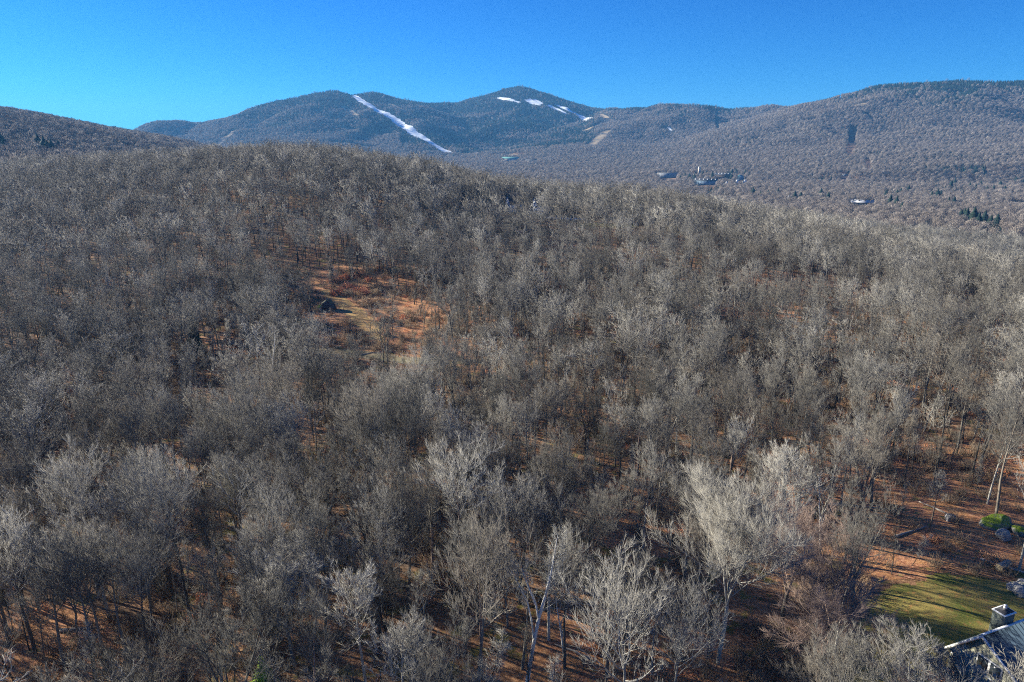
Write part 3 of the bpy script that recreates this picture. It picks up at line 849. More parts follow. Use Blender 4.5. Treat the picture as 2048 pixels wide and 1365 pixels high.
print('mid', sum(len(m.polygons) for m in MID), 'low', sum(len(m.polygons) for m in LOW), 'far', sum(len(m.polygons) for m in FARM + FARC))

# individual near trees --------------------------------------------
def place_tree(tr, cr, x, y, rz, sc, label, group=None, name='bare_tree', cat='tree', tilt=(0, 0), dz=-.15):
    r = bpy.data.objects.new(name, None); C.objects.link(r)
    r.location = (x, y, Hs(x, y) + dz); r.rotation_euler = (tilt[0], tilt[1], rz); r.scale = (sc[0], sc[0], sc[1])
    r['label'] = label; r['category'] = cat
    if group: r['group'] = group
    t = bpy.data.objects.new('trunk', tr); C.objects.link(t); t.parent = r
    c = bpy.data.objects.new('crown', cr); C.objects.link(c); c.parent = r
    return r
LAND = [('the tall pale maple', 1455, 1040), ('the leaning white birch', 1095, 1230), ('the sunlit lawn', 1880, 1215), ('the metal roofed house', 2010, 1290),
 ('the mossy boulders', 1990, 1060), ('the sawn log end', 1996, 1138), ('the rust red shrubs', 700, 560), ('the boulder by the track', 655, 610), ('the dry grass track', 735, 640),
 ('the dark evergreen', 395, 655), ('the bright green young spruce', 530, 1345), ('the grass path', 800, 722), ('the leafy bottom left gap', 110, 1280),
 ('the striped leaf litter below', 1260, 1320), ('the sunny right forest floor', 1720, 1010), ('the middle of the left edge', 20, 760), ('the lower left edge', 20, 1030),
 ('the middle of the right edge', 2030, 800), ('the picture centre', 1024, 800), ('the pink crowns by the lawn', 1660, 1230), ('the hollow left of centre', 760, 960), ('the dense lower left woods', 300, 1120)]
_used = set()
def relation(px, py, lx, ly):
    dx, dy = px - lx, py - ly; d = math.hypot(dx, dy)
    far = 'just ' if d < 90 else ('' if d < 190 else 'well ')
    if abs(dx) > 2.2 * abs(dy): return far + ('left of' if dx < 0 else 'right of')
    if abs(dy) > 2.2 * abs(dx): return far + ('behind' if dy < 0 else 'in front of')
    return ('beyond and ' if dy < 0 else 'nearer and ') + ('left of' if dx < 0 else 'right of')
def near_label(word, tone, px, py):
    order = sorted(LAND, key=lambda l: math.hypot(px - l[1], py - l[2]))
    for l in order[:4]:
        t = '%s %s bare tree %s %s' % (word, tone, relation(px, py, l[1], l[2]), l[0])
        if t not in _used:
            _used.add(t); return t
    for l in order[:3]:
        for m in order[1:6]:
            if m is l: continue
            t = '%s %s bare tree %s %s, towards %s' % (word, tone, relation(px, py, l[1], l[2]).replace(' and ', ', ').split(', ')[-1], l[0], m[0])
            if t not in _used and len(t.split()) <= 16:
                _used.add(t); return t
    t = ' '.join(t.split()[:1]) and '%s %s bare tree %s %s' % (word, tone, relation(px, py, order[0][1], order[0][2]), order[0][0])
    return t
def own_material(o, m):
    o.material_slots[0].link = 'OBJECT'; o.material_slots[0].material = m
def near_tree(k, x, y, rz, w, s, tone, label=None, tilt=(0, 0), trunk=None):
    pxy = proj(x, y, Hs(x, y) + KINDS[k][0] * s * .7)
    small = s < .55
    word = ('small ' if small else '') + KINDS[k][8]
    r = place_tree(NEAR_TR[k], NEAR_CR[k], x, y, rz, (w, s), label or near_label(word, tone, float(pxy[0]), float(pxy[1])), None if label else 'bare forest trees near the camera', tilt=tilt)
    own_material(r.children[1], TONES[tone])
    if trunk: own_material(r.children[0], trunk)
    return r
WK = np.array([3, 2.6, 1.6, 1.8, 1.4, 2.0, 1.2, 1.4, 1.6, 1.0, 1.2]); WK = WK / WK.sum()
for i, (x, y, z) in enumerate(NEAR):
    k = int(rg.choice(len(KINDS), p=WK)); s_ = rg.uniform(.64, .88)
    if rg.random() < .10: s_ *= .62
    q_ = proj(x, y, z)[0]
    tn = ['pale grey', 'grey', 'brown', 'dark', 'reddish'][int(rg.choice(5, p=[.20, .38, .22, .12, .08]))]
    near_tree(k, x, y, rg.random() * 6.28, s_ * rg.uniform(.88, 1.12), s_, tn)

# trees one would name in the photo
def fine_tree(seed, k, x, y, rz, w, s_, tone, label, trunk=None, spread=1.0, nlimb=22, dens=1.7, twr=.0115, clear=None, name='bare_tree'):
    q = KINDS[k]; g = tree_geo(seed, h=q[0], spread=q[1] * spread, clear=clear or q[2], nlimb=nlimb, fork=q[4], lean=q[5], ang=q[6], dens=dens, twr=twr, lod=0)
    return place_tree(mesh_from('trunk_mesh', *g[0], [trunk or M_TRUNK], smooth=True), mesh_from('crown_mesh', *g[1], [TONES[tone]]), x, y, rz, (w, s_), label)
hx = HERO['maple']; fine_tree(2001, 5, hx[0], hx[1], 1.0, .86, .93, 'maple', spread=1.45, clear=.38, nlimb=30, label= 'tall pale maple with spreading fan of limbs standing over the lower right woods', trunk=TONES['pale grey'])
hx = HERO['pink']; fine_tree(2002, 3, hx[0], hx[1], 2.0, .9, .66, 'reddish', spread=1.4, label= 'several stemmed tree with pink budded twigs beside the sunlit lawn')
hx = HERO['lawn1']; fine_tree(2003, 3, hx[0], hx[1], 4.0, .6, .42, 'reddish', spread=1.3, dens=2.2, label= 'small reddish open crowned tree on the near edge of the lawn')
hx = HERO['lawn2']; fine_tree(2004, 8, hx[0], hx[1], .6, .85, .60, 'pale grey', spread=1.3, dens=2.4, label= 'low pale bushy tree in front of the house gable')
hx = HERO['mid']; fine_tree(2005, 3, hx[0], hx[1], 3.1, .9, .68, 'reddish', spread=1.4, label= 'round crowned tree with reddish twigs between the tall maple and the lawn')
hx = HERO['edge']; near_tree(9, hx[0], hx[1], 5.1, .75, .85, 'pale grey', 'pale trunked tree rising at the right edge above the sawn log', trunk=TONES['pale grey'])
hx = HERO['fork']; near_tree(3, hx[0], hx[1], .3, .9, .85, 'dark', 'dark forked tree standing right of the dry grass track')
hx = HERO['arch']; fine_tree(2006, 4, hx[0], hx[1], 5.6, 1.15, .7, 'pale grey', spread=1.2, label= 'leaning tree with twisted pale branches right of the young spruce')

# the leaning white birch ------------------------------------------
def birch_geo():
    rng = np.random.default_rng(77); TR, CR = Acc(), Acc()
    tp = np.array([[[0,0,0],[.35,0,3.0],[.75,.05,6.0],[1.25,.05,9.0],[1.85,0,11.6],[2.25,-.05,13.6],[2.5,-.1,15.6],[2.75,-.1,17.4]]], float)
    TR.add(*tubes(tp, np.array([[.23,.20,.18,.15,.12,.09,.06,.02]]), 9))
    fp = np.array([[[.75,.05,6.6],[.55,.1,8.6],[.2,.1,10.4],[-.6,.1,12.3],[-1.3,.1,13.8]], [[1.2,.05,8.6],[.95,.0,10.2],[.4,-.1,11.8],[.0,-.1,13.0],[-.3,-.1,14.0]]], float)
    TR.add(*tubes(fp, np.array([[.11,.09,.07,.045,.015]] * 2), 6))
    p, D, L, R = child(rng, tp, np.array([[.23,.20,.18,.15,.12,.09,.06,.02]]), np.array([1.]), 16, .38, .97, .75, 1, .35, .2, 0)
    L = np.linspace(3.2, 1.5, 16) * rng.uniform(.8, 1.2, 16); D[:, 0] += .25; D = unit(D)
    l1, r1 = grow(rng, p, D, L, np.clip(R, .02, .05), 5, .16, .1, .3); CR.add(*tubes(l1, r1, 4))
    p, D, L1, R = child(rng, fp, np.array([[.11,.09,.07,.045,.015]] * 2), np.array([3., 3.]), 6, .4, 1, .6, .6, .4)
    lf, rf = grow(rng, p, D, np.maximum(L1, 1.2), np.clip(R, .015, .03), 5, .16, .1, .3); CR.add(*tubes(lf, rf, 3))
    l1 = np.concatenate([l1, lf]); r1 = np.concatenate([r1, rf]); L = np.concatenate([L, np.maximum(L1, 1.2)])
    p, D, L2, R = child(rng, l1, r1, L, 9, .2, 1, .6, .45, .6)
    l2, r2 = grow(rng, p, D, L2, np.maximum(R * .7, .013), 2, .12, .14, .5); CR.add(*tubes(l2, r2, 3))
    p, D, L3, R = child(rng, l2, r2, L2, 7, .2, 1, .6, .7, .8)
    CR.add(*spikes(p, p + D * np.clip(L3 * 1.2, .3, .9)[:, None], np.full(len(p), .011)))
    return TR.get(), CR.get()
(bt, bc) = birch_geo()
place_tree(mesh_from('birch_trunk', *bt, [M_BIRCH], smooth=True), mesh_from('birch_crown', *bc, [TONES['pale grey']]), HERO['birch'][0], HERO['birch'][1], 0, (1, 1), 'leaning white birch with forked trunk at bottom centre of the woods', name='white_birch')
def small_birch(x, y, rz, s_, label):
    t = place_tree(bpy.data.meshes['birch_trunk'], bpy.data.meshes['birch_crown'], x, y, rz, (s_, s_), label, name='white_birch')
for (h_, s_, lb) in ((hit(1130, 1335), .52, 'thin pale birch pole right of the leaning white birch'), (hit(1640, 1120), .6, 'thin white birch among dark trunks behind the lawn'),
                     (hit(1238, 1290), .6, 'slim pale birch left of the tall maple'), (hit(545, 800), .9, 'pale birch standing below the dry grass track')):
    small_birch(h_[0], h_[1], rg.random() * 6, s_, lb)

def rot_scl(n, rg, lo=.8, hi=1.12, tilt=.05, wide=.12):
    rot = np.stack([rg.normal(0, tilt, n), rg.normal(0, tilt, n), rg.random(n) * 6.28], 1)
    s = rg.uniform(lo, hi, n); w = s * rg.uniform(1 - wide, 1 + wide, n)
    return rot, np.stack([w, w, s], 1)
dR = np.hypot(REST[:, 0], REST[:, 1])
A = REST[dR < 290]; B = REST[dR >= 290]
A[:, 2] -= .15; B[:, 2] -= .3
rot, scl = rot_scl(len(A), rg, .62, .90); q = rg.random(len(A)) < .15; scl[q] *= .6
scatter('forest', A, rot, scl, rg.integers(0, len(MID), len(A)), MID, 'bare grey brown forest beyond the nearest trees')
rot, scl = rot_scl(len(B), rg, .66, .92)
scatter('forest_on_hilltop', B, rot, scl, rg.integers(0, len(LOW), len(B)), LOW, 'bare forest on the slope and crest of the near hill')

# zone 2: valley, left hill ----------------------------------------
x, y = jitter(-1700, 1900, 560, 2100, 8.0, rg, .48)
r = np.hypot(x, y); a = np.degrees(np.arctan2(x, y))
k = (np.abs(a) < 42) & (r > 560); x, y = x[k], y[k]
k = ~((x > -520) & (x < 480) & (y < 640)); x, y = x[k], y[k]
k = clear_mask(x, y) & visible(x, y, 17) & (rg.random(len(x)) > .06); x, y = x[k], y[k]
Z2 = np.stack([x, y, H(x, y) - .5], 1)
# zone 3: mountains
x, y = jitter(-3900, 3900, 2100, 5100, 8.6, rg, .48)
r = np.hypot(x, y); a = np.degrees(np.arctan2(x, y))
k = (np.abs(a) < 40); x, y = x[k], y[k]
k = clear_mask(x, y) & visible(x, y, 13); x, y = x[k], y[k]
z = H(x, y); Z3 = np.stack([x, y, z - .5], 1)
print('zone 2', len(Z2), 'zone 3', len(Z3))
def conifer_prob(x, y, z):
    px, py = proj(x, y, z)
    n = fbm(x / 160, y / 160, 3)
    ridge = np.clip((z + 60 * n - 195) / 70, 0, 1)
    bowl = ((px > 800) & (px < 1190) & (y > 3100)) * np.clip(.95 + 1.2 * n * (n < 0), .3, .96)
    left = ((px > 440) & (px < 860) & (z > 90) & (y > 3000)) * np.clip(.45 + 1.3 * n, 0, .95)
    right = ((px > 1180) & (y > 2500)) * np.clip(-.05 + 1.2 * n, 0, .8)
    top = np.clip((z - 150) / 90, 0, 1) * .5 * (px > 1180) * np.clip(.6 + n, 0, 1)
    vale = ((px > 1380) & (y < 2150)) * np.clip((fbm(x / 55, y / 55, 3) - .12) * 2.2, 0, .75)
    return np.clip(np.maximum.reduce([vale, ridge * 1.1, bowl, left, right * .6, top, np.full(x.shape, .015)]), 0, .97)
P = np.concatenate([Z2, Z3])
cp = conifer_prob(P[:, 0], P[:, 1], P[:, 2])
isc = rg.random(len(P)) < cp
rot, scl = rot_scl(len(P), rg, .75, 1.15, .03, .2)
idx = np.where(isc, len(FARM) + rg.integers(0, 3, len(P)), rg.integers(0, len(FARM), len(P)))
lo = P[:, 1] > 2100
scl[isc] *= np.where(lo[isc], .95, .95)[:, None]
scl[isc & (P[:, 2] > 300)] *= .8
for nm, msk, lb in (('forest_in_valley', ~lo, 'bare woods covering the valley floor and left hill'), ('forest_on_mountains', lo, 'bare woods and dark evergreens covering the mountains')):
    scatter(nm, P[msk], rot[msk], scl[msk], idx[msk], FARM + FARC, lb)


# ------------------------------------------------------------------ brush, saplings and fallen wood
def brush_geo(seed, n=46, h=1.6, w=1.1, r_=.012, leaf=0):
    rng = np.random.default_rng(seed); A = Acc()
    p = np.stack([rng.normal(0, w * .3, n), rng.normal(0, w * .3, n), np.zeros(n)], 1)
    D = unit(np.stack([rng.normal(0, .5, n), rng.normal(0, .5, n), np.ones(n)], 1))
    L = h * rng.uniform(.5, 1.1, n)
    l, rr = grow(rng, p, D, L, np.full(n, r_ * 1.4), 3, .02, .16, .4); A.add(*tubes(l, rr, 3))
    p, D, L2, R = child(rng, l, rr, L, 5, .3, 1, .6, .45, .7)
    A.add(*spikes(p, p + D * L2[:, None], np.full(len(p), r_)))
    V, T = A.get()
    return V, T
def shrub_geo(seed, n=1500, rx=2.0, rz=1.7, sz=.10):
    rng = np.random.default_rng(seed); u = unit(rng.normal(0, 1, (n, 3))); u[:, 2] = np.abs(u[:, 2])
    lump = 1 + .28 * np.sin(u[:, :1] * 5 + seed) * np.cos(u[:, 1:2] * 4 + seed * 2)
    c = u * np.array([rx, rx, rz]) * lump * rng.uniform(.55, 1, (n, 1))
    a = unit(rng.normal(0, 1, (n, 3))); b = unit(np.cross(a, rng.normal(0, 1, (n, 3)))); s_ = sz * rng.uniform(.5, 1.3, (n, 1))
    V = np.stack([c - a * s_, c + b * s_ * .6, c + a * s_, c - b * s_ * .6], 1).reshape(-1, 3)
    return V, np.arange(n * 4).reshape(n, 4)
BR = [mesh_from('brush', *brush_geo(i, 40 + 6 * i, 1.2 + .25 * i, 1.2), [M_BRUSH]) for i in range(4)]
LEAFY = [mesh_from('leafy_brush', *shrub_geo(20 + i, 260, .9, .7, .07), [M_RUST]) for i in range(2)]
SAP = []
for i in range(3):
    g = tree_geo(900 + i, h=7.5 + i, spread=.55, clear=.25, nlimb=12, fork=False, lean=.08, ang=.6, twr=.012, lod=1)
    SAP.append(combine('sapling', g, M_TRUNK, M_TWIG))
def zone(n, r0, r1, seed):
    rng = np.random.default_rng(seed); r_ = np.sqrt(rng.uniform(r0 * r0, r1 * r1, n)); a_ = np.radians(rng.uniform(-42, 41, n))
    return r_ * np.sin(a_), r_ * np.cos(a_)
x, y = zone(15000, 36, 260, 5)
k = clear_mask(x, y) & (rg.random(len(x)) < np.clip(.55 + 1.3 * fbm(x / 14, y / 14, 3), .05, 1)) & ~((np.abs(x - 48) < 9) & (np.abs(y - 52) < 8))
x, y = x[k], y[k]; n_ = len(x)
rot, scl = rot_scl(n_, rg, .6, 1.5, .12, .3)
idx = rg.choice(6, n_, p=[.26, .24, .22, .16, .07, .05])
scatter('undergrowth', np.stack([x, y, H(x, y) - .05], 1), rot, scl, idx, BR + LEAFY, 'brown brush and low leafy growth over the forest floor')
x, y = zone(1900, 40, 250, 6)
sx_, sy_ = proj(x, y, H(x, y) + 3)
k = clear_mask(x, y) & ~((np.abs(x - 48) < 9) & (np.abs(y - 52) < 8)) & ~((sx_ > 1450) & (rg.random(len(x)) < .7)) & ~((np.hypot((sx_ - 745) / 150, (sy_ - 640) / 90) < 1)); x, y = x[k], y[k]
rot, scl = rot_scl(len(x), rg, .6, 1.2, .08, .2)
scatter('sapling_undergrowth', np.stack([x, y, H(x, y) - .1], 1), rot, scl, rg.integers(0, 3, len(x)), SAP, 'thin bare saplings between the forest trees')

# fallen logs
M_LOG = bark('weathered_log', [(0, (.30, .27, .23)), (1, (.40, .37, .33))]); M_CUT = plain('fresh_cut_wood', (.72, .55, .30), .8, .12, 4)
def log_mesh(seed, L=6.0, r0=.2):
    rng = np.random.default_rng(seed); t = np.linspace(0, 1, 7)
    P = np.stack([t * L, np.cumsum(rng.normal(0, .06, 7)), r0 * .8 + 0 * t], 1)[None]
    V, Fq = tubes(P, (r0 * (1 - .55 * t))[None], 8)
    Fl = [tuple(f) for f in Fq] + [tuple(range(8))[::-1], tuple(len(V) - 8 + i for i in range(8))]
    return mesh_from('log_mesh', V, Fl, [M_LOG], smooth=False)
LOGS = [log_mesh(i, L, r_) for i, (L, r_) in enumerate(((6, .18), (9, .24), (4, .15)))]
for (px, py, k, rz, lb) in ((1790, 1075, 0, .4, 'fallen grey log in the sunny leaf litter at right'), (1895, 1030, 2, 2.1, 'short fallen log left of the mossy boulders'), (1650, 1010, 1, -.2, 'long fallen log among thin trunks behind the lawn'),
        (1300, 1270, 0, .9, 'fallen log on striped leaf litter at bottom centre'), (1180, 1320, 2, 2.6, 'short fallen log behind the leaning white birch'), (120, 1265, 1, .1, 'long dark fallen log in the leafy gap at bottom left'),
        (840, 1225, 2, 1.2, 'small fallen log under the dense crowns left of the white birch'), (720, 712, 1, .5, 'grey fallen log beside the grass path'), (1960, 1120, 0, -.7, 'slanting fallen log beside the sawn log'),
        (1410, 985, 0, .2, 'fallen log in the gap above the tall maple'), (1245, 1000, 2, 1.0, 'short log in the leafy gap left of the tall maple'), (790, 655, 2, .3, 'short grey log on the orange leaves right of the dry track')):
    hx = hit(px, py); obj('fallen_log', LOGS[k], loc=(hx[0], hx[1], hx[2]), rz=rz, label=lb, cat='log', group='fallen logs on the forest floor')
hx = hit(1996, 1142)
lg = bpy.data.objects.new('sawn_log', None); C.objects.link(lg); lg.location = hx; lg.rotation_euler = (0, 0, .5); lg['label'] = 'thick sawn log with fresh yellow cut end at the right edge'; lg['category'] = 'log'
V, Fq = tubes(np.array([[[0, 0, .42], [1.0, 0, .44], [2.2, .05, .4]]]), np.array([[.45, .42, .40]]), 12)
obj('trunk', mesh_from('sawn_bark', V, [tuple(f) for f in Fq] + [tuple(len(V) - 12 + i for i in range(12))], [M_LOG]), lg)
a_ = np.arange(12) * 2 * PI / 12
V = [(-.01, .43 * math.cos(t), .42 + .43 * math.sin(t)) for t in a_] + [(-.05, .2 * math.cos(t), .42 + .2 * math.sin(t)) for t in a_]
obj('cut_end', mesh_from('cut_end', V, [(i, (i + 1) % 12, 12 + (i + 1) % 12, 12 + i) for i in range(12)] + [tuple(range(12, 24))], [M_CUT]), lg)

# boulders
def rock_mat(name, moss, spread_, tone=.8):
    m, nt, b, o = new_mat(name); p = objpos(nt); n = noise(nt, p, 1.3, 5, .7); n2 = noise(nt, p, 7, 4, .7)
    c = ramp(nt, n2, [(.3, tuple(v * tone for v in (.14, .14, .135))), (.5, tuple(v * tone for v in (.27, .26, .25))), (.7, tuple(v * tone for v in (.40, .39, .37)))])
    g = nt.nodes.new('ShaderNodeNewGeometry'); sx = nt.nodes.new('ShaderNodeSeparateXYZ'); nt.links.new(g.outputs['Normal'], sx.inputs[0])
    f = math_(nt, 'MULTIPLY', ramp(nt, sx.outputs[2], [(.35, (0, 0, 0)), (.75, (1, 1, 1))]), ramp(nt, n, [(.5 - spread_, (0, 0, 0)), (.58 - spread_, (1, 1, 1))]))
    c = mix(nt, f, c, moss); nt.links.new(c, b.inputs['Base Color'])
    bp = nt.nodes.new('ShaderNodeBump'); bp.inputs['Strength'].default_value = .8; bp.inputs['Distance'].default_value = .15
    nt.links.new(n2, bp.inputs['Height']); nt.links.new(bp.outputs[0], b.inputs['Normal']); return m
M_MOSSY = rock_mat('mossy_rock', (.20, .27, .03), .12); M_ROCK = rock_mat('grey_rock', (.22, .22, .08), -.08, 1.1); M_DARKROCK = rock_mat('dark_rock', (.20, .20, .06), .0, .32)
def rock(seed, sx, sy, sz, m):
    rng = np.random.default_rng(seed); bm = bmesh.new(); bmesh.ops.create_icosphere(bm, subdivisions=4, radius=1.0)
    cuts = [(unit(rng.normal(0, 1, 3)), rng.uniform(.62, .9)) for _ in range(9)]
    for v in bm.verts:
        p = np.array(v.co)
        for nrm, d in cuts:
            q = p @ nrm
            if q > d: p = p - nrm * (q - d) * .92
        w = .05 * (math.sin(p[0] * 7 + seed) * math.cos(p[1] * 6) + math.sin(p[2] * 9 + p[0] * 4))
        p = p * (1 + w * .6); v.co = (p[0] * sx, p[1] * sy, p[2] * sz)
    me = bpy.data.meshes.new('rock_mesh'); bm.to_mesh(me); bm.free(); me.materials.append(m)
    me.polygons.foreach_set('use_smooth', np.ones(len(me.polygons), bool)); return me
for i, (px, py, sx, sy, sz, rz, m, lb) in enumerate((
        (658, 620, 2.4, 1.9, 2.5, .5, M_DARKROCK, 'large dark boulder throwing a long shadow beside the dry grass track'),
        (640, 622, 1.2, 1.1, 1.4, .2, M_MOSSY, 'small yellow green mossy boulder against the large dark boulder'),
        (1990, 1052, 2.3, 1.4, 1.2, .3, M_MOSSY, 'flat topped boulder with bright green moss at the right edge'), (2006, 1078, 1.1, .9, 1.0, 1.2, M_ROCK, 'grey boulder just below the mossy flat topped boulder'),
        (2040, 1068, 1.3, 1.0, .8, 2.0, M_MOSSY, 'green mossy boulder cut by the right edge'), (2026, 1178, .9, .7, .6, .4, M_ROCK, 'pale rock of the stone pile by the lawn, leftmost'),
        (2038, 1188, 1.0, .8, .7, 1.4, M_ROCK, 'pale rock of the stone pile by the lawn, nearest the camera'), (2044, 1172, .8, .7, .6, 2.2, M_ROCK, 'pale rock of the stone pile by the lawn, farthest back'),
        (490, 668, 1.6, .9, .8, .1, M_ROCK, 'long pale rock in the woods right of the dark evergreen'), (465, 690, .9, .7, .6, .9, M_ROCK, 'small pale rock below the long pale rock by the dark evergreen'),
        (775, 672, 1.5, 1.0, .9, 2.5, M_DARKROCK, 'dark rock at the near end of the dry grass track'), (1900, 1040, 1.0, .8, .6, .7, M_ROCK, 'low rock left of the mossy flat topped boulder'))):
    hx = hit(px, py); obj('boulder', rock(40 + i, sx, sy, sz, m), loc=(hx[0], hx[1], hx[2] + sz * .35), rz=rz, label=lb, cat='boulder', group='boulders on the forest floor')

# shrubs with rust coloured leaves above the dry track
M_TAN = bark('tan_leaves', [(0, (.42, .27, .16)), (1, (.50, .34, .20))])
SHM = [shrub_geo(60 + i, 2600, 2.2 + .3 * i, 1.9, .10) for i in range(3)]
SHME = [mesh_from('shrub_leaves', *g, [M_RUST]) for g in SHM]
STEM = mesh_from('shrub_stems', *brush_geo(99, 26, 2.0, 1.0, .02), [M_BRUSH])
for i, (px, py, s_, tan, lb) in enumerate(((672, 590, 1.2, 0, 'rust red shrub, leftmost of the bank above the dry track'), (695, 580, 1.35, 0, 'rust red shrub in the middle of the bank above the dry track'), (722, 588, 1.3, 0, 'rust red shrub, right end of the bank above the dry track'),
        (690, 558, 1.2, 0, 'orange red shrub, second row behind the middle of the bank'), (715, 552, 1.1, 0, 'orange red shrub, rearmost above the dry track'), (668, 564, 1.0, 0, 'orange shrub behind the left end of the rust red bank'),
        (738, 562, .9, 0, 'small rust shrub behind the right end of the bank'), (738, 612, 1.25, 1, 'tan leafed shrub bordering the right side of the dry track'), (756, 608, 1.1, 1, 'smaller tan shrub right of the tan shrub by the dry track'),
        (812, 640, 1.0, 0, 'rust shrub between dark trunks right of the dry track'), (768, 640, .9, 0, 'low rust shrub at the right edge of the dry track'), (645, 650, 1.0, 0, 'rust shrub in front of the large dark boulder'), (655, 668, .8, 1, 'small tan shrub below the large dark boulder'),
        (945, 655, 1.0, 0, 'orange shrub in the small gap right of the dry track'), (1985, 1125, .6, 0, 'small orange brush behind the sawn log'), (1868, 1082, .5, 0, 'small rust shrub in the leaf litter behind the lawn'))):
    hx = hit(px, py); r_ = bpy.data.objects.new('leafy_shrub', None); C.objects.link(r_); r_.location = (hx[0], hx[1], hx[2] - .1); r_.rotation_euler = (0, 0, i * 1.3); r_.scale = (s_, s_, s_ * (.85 + .1 * (i % 3)))
    r_['label'] = lb; r_['category'] = 'shrub'; r_['group'] = 'leafy shrubs round the dry track'
    c = obj('foliage', SHME[i % 3], r_)
    if tan: own_material(c, M_TAN)
    obj('stem', STEM, r_)

# ------------------------------------------------------------------ evergreens that stand out
CON0 = [(lambda g: (mesh_from('conifer_trunk', *g[0], [M_TRUNK]), mesh_from('conifer_crown', *g[1], [M_NEEDLE])))(conifer_geo(850 + i, 12, 2.6, 0)) for i in range(2)]
CON1 = [(lambda g: (mesh_from('conifer_trunk', *g[0], [M_TRUNK]), mesh_from('conifer_crown', *g[1], [M_NEEDLE])))(conifer_geo(860 + i, 20, 4.6, 1)) for i in range(3)]
YG = mesh_from('young_spruce_crown', *conifer_geo(870, 4, 1.0, 0)[1], [M_YGREEN]); YT = mesh_from('young_spruce_trunk', *conifer_geo(870, 4, 1.0, 0)[0], [M_TRUNK])
hx = hit(530, 1385); place_tree(YT, YG, hx[0], hx[1], .4, (1.4, 1.1), 'young spruce with bright yellow green needles at the bottom edge', name='young_spruce')
hx = hit(392, 708); place_tree(*CON0[0], hx[0], hx[1], .4, (1.1, 1.0), 'dark green spruce standing alone in the woods left of the dry track', name='spruce_tree')
hx = hit(1128, 424); place_tree(*CON0[1], hx[0], hx[1], .4, (1.1, .95), 'dark spruce right of the white gabled house on the hill', name='spruce_tree')
hx = hit(1108, 428); place_tree(*CON0[0], hx[0], hx[1], 2.4, (.9, .8), 'smaller dark spruce between the hill houses and the tall dark spruce', name='spruce_tree')
ORD = ['first', 'second', 'third', 'fourth', 'fifth', 'sixth', 'seventh', 'eighth', 'ninth', 'tenth', 'eleventh', 'twelfth']
for (where, pts), spots in zip(ROWS, ROW_PTS):
    for i, hx in enumerate(spots):
        s_ = rg.uniform(.95, 1.35)
        o = ('leftmost' if i == 0 else 'rightmost' if i == len(pts) - 1 else ORD[i] + ' from the left')
        k = int(rg.integers(3)); place_tree(*CON1[k], hx[0], hx[1], rg.random() * 6, (s_ * 1.75, s_), 'dark evergreen ' + where + ', ' + o, 'evergreens ' + where, name='spruce_tree', dz=-.5)

# ------------------------------------------------------------------ houses
M_SIDING = plain('sage_siding', (.46, .45, .33), .8, .1, 2.0); M_WHITE = plain('white_trim', (.78, .78, .76), .6, .04, 2)
M_METAL = plain('blue_grey_metal_roof', (.055, .085, .12), .38, .1, 1.5, .5); M_GLASS = plain('window_glass', (.03, .04, .05), .12, .1, 1, .6)
M_CHIM = plain('chimney_siding', (.13, .15, .13), .85, .15, 3); M_STEEL = plain('steel_flue', (.6, .6, .6), .35, .05, 3, .5, .8)
M_DECK = plain('red_brown_deck_board', (.42, .20, .11), .8, .2, 3); M_PALEROOF = plain('pale_roof', (.42, .42, .42), .7, .1, .5); M_DARKWALL = plain('dark_brown_wall', (.07, .055, .045), .8, .2, .4)
M_GREYWALL = plain('grey_wall', (.30, .31, .32), .8, .1, .4); M_BLUEWALL = plain('blue_grey_wall', (.18, .25, .32), .8, .1, .4); M_WHITEWALL = plain('white_wall', (.80, .79, .76), .7, .04, .4)
M_TEALROOF = plain('green_metal_roof', (.10, .22, .20), .5, .1, .4); M_DARKROOF = plain('dark_shingle_roof', (.06, .06, .065), .85, .15, .6); M_BEIGE = plain('beige_wall', (.55, .47, .38), .8, .1, .4)
hr = bpy.data.objects.new('gabled_house', None); C.objects.link(hr)
HX, HY = 43.5, 53.0; hr.location = (HX, HY, 0); hr.rotation_euler = (0, 0, math.atan2(2.0, 5.2)); hr['label'] = 'sage sided house with blue grey metal roof at the lower right corner'; hr['category'] = 'house'
zb = min(Hs(HX + dx, HY + dy) for dx in (0, 10) for dy in (-5, 5)) - .6; AP, SL, W2, LEN = 6.5, .62, 5.2, 13.0
EA = AP - SL * W2
MB().prism([(-W2 + .35, zb), (2.65, zb), (2.65, AP - 3.35), (0, AP - .17), (-W2 + .35, EA + .05)], .25, LEN - .25, axis=0).build('wall', M_SIDING, hr)
for sg, nm in ((1, 'roof'), (-1, 'roof')):
    y1, z1 = (3.0, AP - 3.6) if sg > 0 else (-(W2 + .35), AP - SL * (W2 + .35))
    rf = MB().prism([(0, AP + .10), (y1, z1 + .10), (y1, z1 - .06), (0, AP - .06)], -.15, LEN, axis=0).build('roof', M_METAL, hr)
    seam = None
    for i in range(25):
        xx = .2 + i * .5
        if seam is None:
            seam = MB().prism([(0, AP + .16), (y1, z1 + .16), (y1, z1 + .102), (0, AP + .102)], -.018, .018, axis=0).build('roof_seam', M_METAL, rf)
            seam.location.x = xx
        else:
            o = seam.copy(); C.objects.link(o); o.location.x = xx
    MB().prism([(0, AP + .14), (y1, z1 + .14), (y1, z1 - .20), (0, AP - .20)], -.22, -.153, axis=0).build('rake_board', M_WHITE, hr)
MB().box(-.2, LEN, -.12, .12, AP + .165, AP + .20).build('ridge_cap', M_WHITE, hr)
for yy in (-2.1,):
    for zz in (3.0,):
        wf = MB().box(.16, .245, yy, yy + 2.35, zz, zz + 1.45).build('window', M_WHITE, hr)
        for y0 in (yy + .13, yy + 1.3):
            MB().box(.13, .158, y0, y0 + .92, zz + .12, zz + 1.33).build('pane', M_GLASS, wf)
